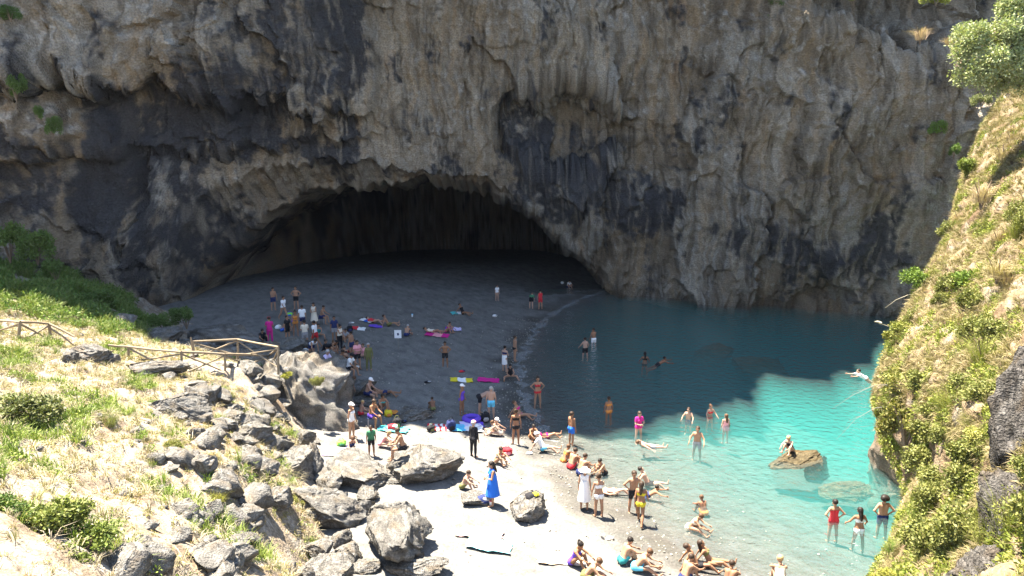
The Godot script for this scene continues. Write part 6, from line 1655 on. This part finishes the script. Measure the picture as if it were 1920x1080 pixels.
const BAGS := [
	["beach_bag", -0.29, -9.0, 32.12, 0.6, 0.38, 0.35, 0.3, "red", "pink", "red beach bag beside the seated bather", "bag"],
	["backpack", -2.99, -9.0, 34.78, 0.45, 0.55, 0.32, 0.4, "navy", "black", "navy backpack standing right of the striped towel", "backpack"],
	["beach_bag", -3.95, -9.0, 34.46, 0.4, 0.3, 0.3, 0.8, "black", "olive", "black bag left of the striped towel", "bag"],
	["backpack", -5.59, -9.0, 34.48, 0.4, 0.5, 0.3, 0.2, "black", "olive", "black backpack on the turquoise towel", "backpack"],
	["clothes_heap", -5.76, -9.0, 34.12, 0.5, 0.3, 0.35, 0.2, "red", "white", "red and white heap on the turquoise towel", "clothes"],
	["clothes_heap", -5.39, -9.0, 35.26, 0.3, 0.16, 0.2, 0.2, "black", "navy", "small dark heap behind the black backpack", "clothes"],
	["beach_bag", -6.27, -9.0, 35.96, 0.4, 0.36, 0.3, 0.4, "yellow", "orange", "yellow and brown bag in shade", "bag"],
	["beach_bag", -7.61, -9.0, 31.42, 0.4, 0.3, 0.3, 0.4, "lime", "green", "bright green bag beside the steep-faced boulder", "bag"],
	["clothes_heap", -1.14, -9.0, 27.06, 0.7, 0.35, 0.5, 0.1, "navy", "grey", "heap of dark clothes left of the blue dress", "clothes"],
	["cup", -0.81, -9.0, 26.92, 0.16, 0.2, 0.16, 0.0, "white", "red", "white cup with a red lid at the blue dress", "cup"],
	["clothes_heap", 0.75, 0.85, 26.38, 0.55, 0.3, 0.4, 0.4, "black", "yellow", "dark bag with a yellow cloth on the striped rock", "bag"],
	["sandals", 3.27, -9.0, 24.8, 0.3, 0.06, 0.3, 0.3, "black", "black", "pair of dark sandals on the white sand", "sandals"],
	["clothes_heap", 3.52, -9.0, 24.74, 0.3, 0.12, 0.2, 0.3, "cream", "grey", "pale crumpled cloth beside the dark sandals", "clothes"],
	["clothes_heap", -4.94, -9.0, 41.98, 0.4, 0.14, 0.25, 0.2, "black", "grey", "small dark heap alone on shaded sand", "clothes"],
	["clothes_heap", -3.12, -9.0, 44.64, 0.4, 0.14, 0.25, 0.6, "red", "navy", "dark red heap above the yellow and white towel", "clothes"],
	["swim_ring", -2.07, -9.0, 36.28, 1.0, 0.2, 1.0, 0.0, "purple", "lilac", "purple inflatable ring beside the bending man", "swim ring"],
	["notice_board", -7.61, -9.0, 48.36, 0.46, 0.55, 0.05, 0.05, "white", "navy", "white notice board with a dark emblem on a post", "sign"],
	["stool", -13.63, -9.0, 52.04, 0.4, 0.42, 0.34, 0.2, "navy", "grey", "low stool under the shirtless man", "stool"],
	["stool", -6.82, -9.0, 34.42, 0.42, 0.44, 0.36, 0.3, "navy", "grey", "folding stool under the tanned man in shade", "stool"],
	["beach_bag", -11.45, -9.0, 44.46, 0.35, 0.3, 0.25, 0.3, "sky", "lime", "bright blue and green bag in the crowd", "bag"],
	["clothes_heap", -15.78, -9.0, 49.06, 0.45, 0.3, 0.35, 0.2, "white", "cream", "white bundle behind the magenta robe", "clothes"],
	["beach_bag", -16.09, -9.0, 52.7, 0.4, 0.25, 0.3, 0.3, "lime", "blue", "lime and blue bag held low between the far pair", "bag"],
	["clothes_heap", -1.41, -9.0, 59.96, 0.4, 0.2, 0.3, 0.3, "white", "grey", "small white heap alone deep in the shade", "clothes"],
	["cup", -7.85, -9.0, 57.36, 0.14, 0.2, 0.14, 0.0, "white", "sky", "white bottle standing alone deep in the shade", "bottle"],
	["clothes_heap", -9.39, -9.0, 43.36, 0.45, 0.16, 0.35, 0.0, "cream", "white", "pale straw hat and cloth beside the shaded rock", "clothes"],
	["clothes_heap", -11.74, -9.0, 53.18, 0.4, 0.15, 0.3, 0.0, "grey", "white", "grey heap behind the red and white towel", "clothes"],
	["backpack", -11.42, -9.0, 51.1, 0.4, 0.45, 0.3, 0.4, "black", "navy", "black backpack left of the red and white towel", "backpack"],
	["clothes_heap", -1.74, -9.0, 35.56, 0.4, 0.16, 0.3, 0.1, "white", "lilac", "white cloth beside the pale blue towel", "clothes"],
	["clothes_heap", 5.41, -9.0, 79.22, 0.35, 0.25, 0.3, 0.1, "white", "cream", "tiny white bundle left of the far seated figure", "clothes"],
	["backpack", -1.37, -9.0, 36.4, 0.45, 0.5, 0.35, 0.3, "black", "grey", "black backpack between the two standing men", "backpack"],
	["clothes_heap", -15.31, -9.0, 51.18, 0.4, 0.3, 0.3, 0.0, "purple", "blue", "purple bundle above the patterned swimsuit", "clothes"],
	["clothes_heap", 0.79, -9.0, 32.36, 0.3, 0.12, 0.25, 0.3, "grey", "white", "small grey heap on the sand right of the red bag", "clothes"]
]

func print_mat() -> StandardMaterial3D:
	var m := paint("towel_print", Color.WHITE, 0.95)
	m.vertex_color_use_as_albedo = true
	m.cull_mode = BaseMaterial3D.CULL_DISABLED
	return m

func ground(x: float, d: float) -> float:
	return beach_height(x, d)

func build_things() -> void:
	var sd := 0
	for s in TOWELS:  # x, d, long, wide, turn, colour, second colour, bands, label
		sd += 1
		var a: Array = CLOTHS[s[5]]
		var b: Array = CLOTHS[s[6]]
		var o := put("towel", towel_mesh(s[2], s[3], Color(a[0], a[1], a[2]), Color(b[0], b[1], b[2]), s[7], sd), print_mat())
		o.position = Vector3(s[0], ground(s[0], s[1]) + 0.03, -s[1])
		o.rotation.y = s[4]
		var e := 0.5
		var gx := (ground(s[0] + e, s[1]) - ground(s[0] - e, s[1])) / (2.0 * e)
		var gz := (ground(s[0], s[1] - e) - ground(s[0], s[1] + e)) / (2.0 * e)
		o.basis = Basis(Quaternion(Vector3.UP, Vector3(-gx, 1, -gz).normalized())) * o.basis
		tag(o, s[8], "towel")
	for s in BAGS:  # name, x, y or -9 for the ground, d, width, height, depth, turn, colour, second colour, label, category
		sd += 1
		var y: float = s[2] if s[2] > -5.0 else ground(s[1], s[3])
		var o := thing(s[0], Vector3(s[1], y, -s[3]), s[7])
		tag(o, s[10], s[11])
		var w := Vector3(s[4], s[5], s[6])
		if s[0] == "swim_ring":
			put("tube", ring_mesh(s[4] * 0.36, s[4] * 0.14), dye(s[8]), o)
			put("valve", stick([Vector3(s[4] * 0.36, s[5], 0), Vector3(s[4] * 0.36, s[5] + 0.04, 0)], [0.02, 0.016], 6), dye(s[9]), o)
		elif s[0] == "notice_board":
			put("post", stick([Vector3(0, -0.3, -0.03), Vector3(0, 1.2, -0.03)], [0.035, 0.03], 7), paint("grey_post", lin(0.2, 0.19, 0.17)), o)
			var box := BoxMesh.new()
			box.size = Vector3(0.46, 0.55, 0.02)
			var p := put("panel", box, dye("white"), o)
			p.position = Vector3(0, 1.05, 0.02)
			put("emblem", stick([Vector3(0, 0.96, 0.032), Vector3(0.02, 1.04, 0.04), Vector3(-0.01, 1.13, 0.032)], [0.03, 0.07, 0.05], 6), dye("navy"), o)
		elif s[0] == "sandals":
			for k in 2:
				var f := put("sandal", soft_blob(Vector3(0.1, 0.05, 0.26), sd + k, 2.2), dye(s[8]), o)
				f.position = Vector3(k * 0.16, 0.0, k * 0.08)
		elif s[0] == "stool":
			put("seat", soft_blob(Vector3(w.x, 0.06, w.z), sd, 4.0), dye(s[8]), o).position.y = w.y - 0.05
			for k in 4:
				var q := Vector3((k % 2 - 0.5) * w.x * 0.8, 0, (k / 2 - 0.5) * w.z * 0.8)
				put("leg", stick([q * 1.1 - Vector3(0, 0.1, 0), q * 0.9 + Vector3(0, w.y, 0)], [0.015, 0.015], 6), paint("steel", lin(0.3, 0.3, 0.31), 0.4), o)
		elif s[0] == "cup":
			put("vessel", lathe([[0.001, 0.0], [w.x * 0.4, 0.0], [w.x * 0.5, w.y], [w.x * 0.45, w.y], [0.001, w.y * 0.95]], 12), dye(s[8]), o)
			put("lid", lathe([[w.x * 0.54, w.y], [w.x * 0.54, w.y * 1.15], [0.001, w.y * 1.2]], 12), dye(s[9]), o)
		else:
			put("bag_body" if s[0] != "clothes_heap" else "cloth", soft_blob(w, sd, 2.3 if s[0] == "clothes_heap" else 3.2), dye(s[8]), o)
			if s[0] == "clothes_heap":
				put("cloth", soft_blob(w * 0.62, sd + 50, 2.2), dye(s[9]), o).position = Vector3(w.x * 0.2, w.y * 0.35, w.z * 0.15)
			else:
				put("strap", stick([Vector3(-w.x * 0.3, w.y * 0.85, 0), Vector3(-w.x * 0.15, w.y * 1.25, 0.02), Vector3(w.x * 0.15, w.y * 1.25, 0.02), Vector3(w.x * 0.3, w.y * 0.85, 0)], [0.015, 0.015, 0.015, 0.015], 6), dye(s[9]), o)
				put("pocket", soft_blob(Vector3(w.x * 0.6, w.y * 0.45, 0.09), sd + 9, 3.0), dye(s[9]), o).position = Vector3(0, w.y * 0.1, w.z * 0.46)
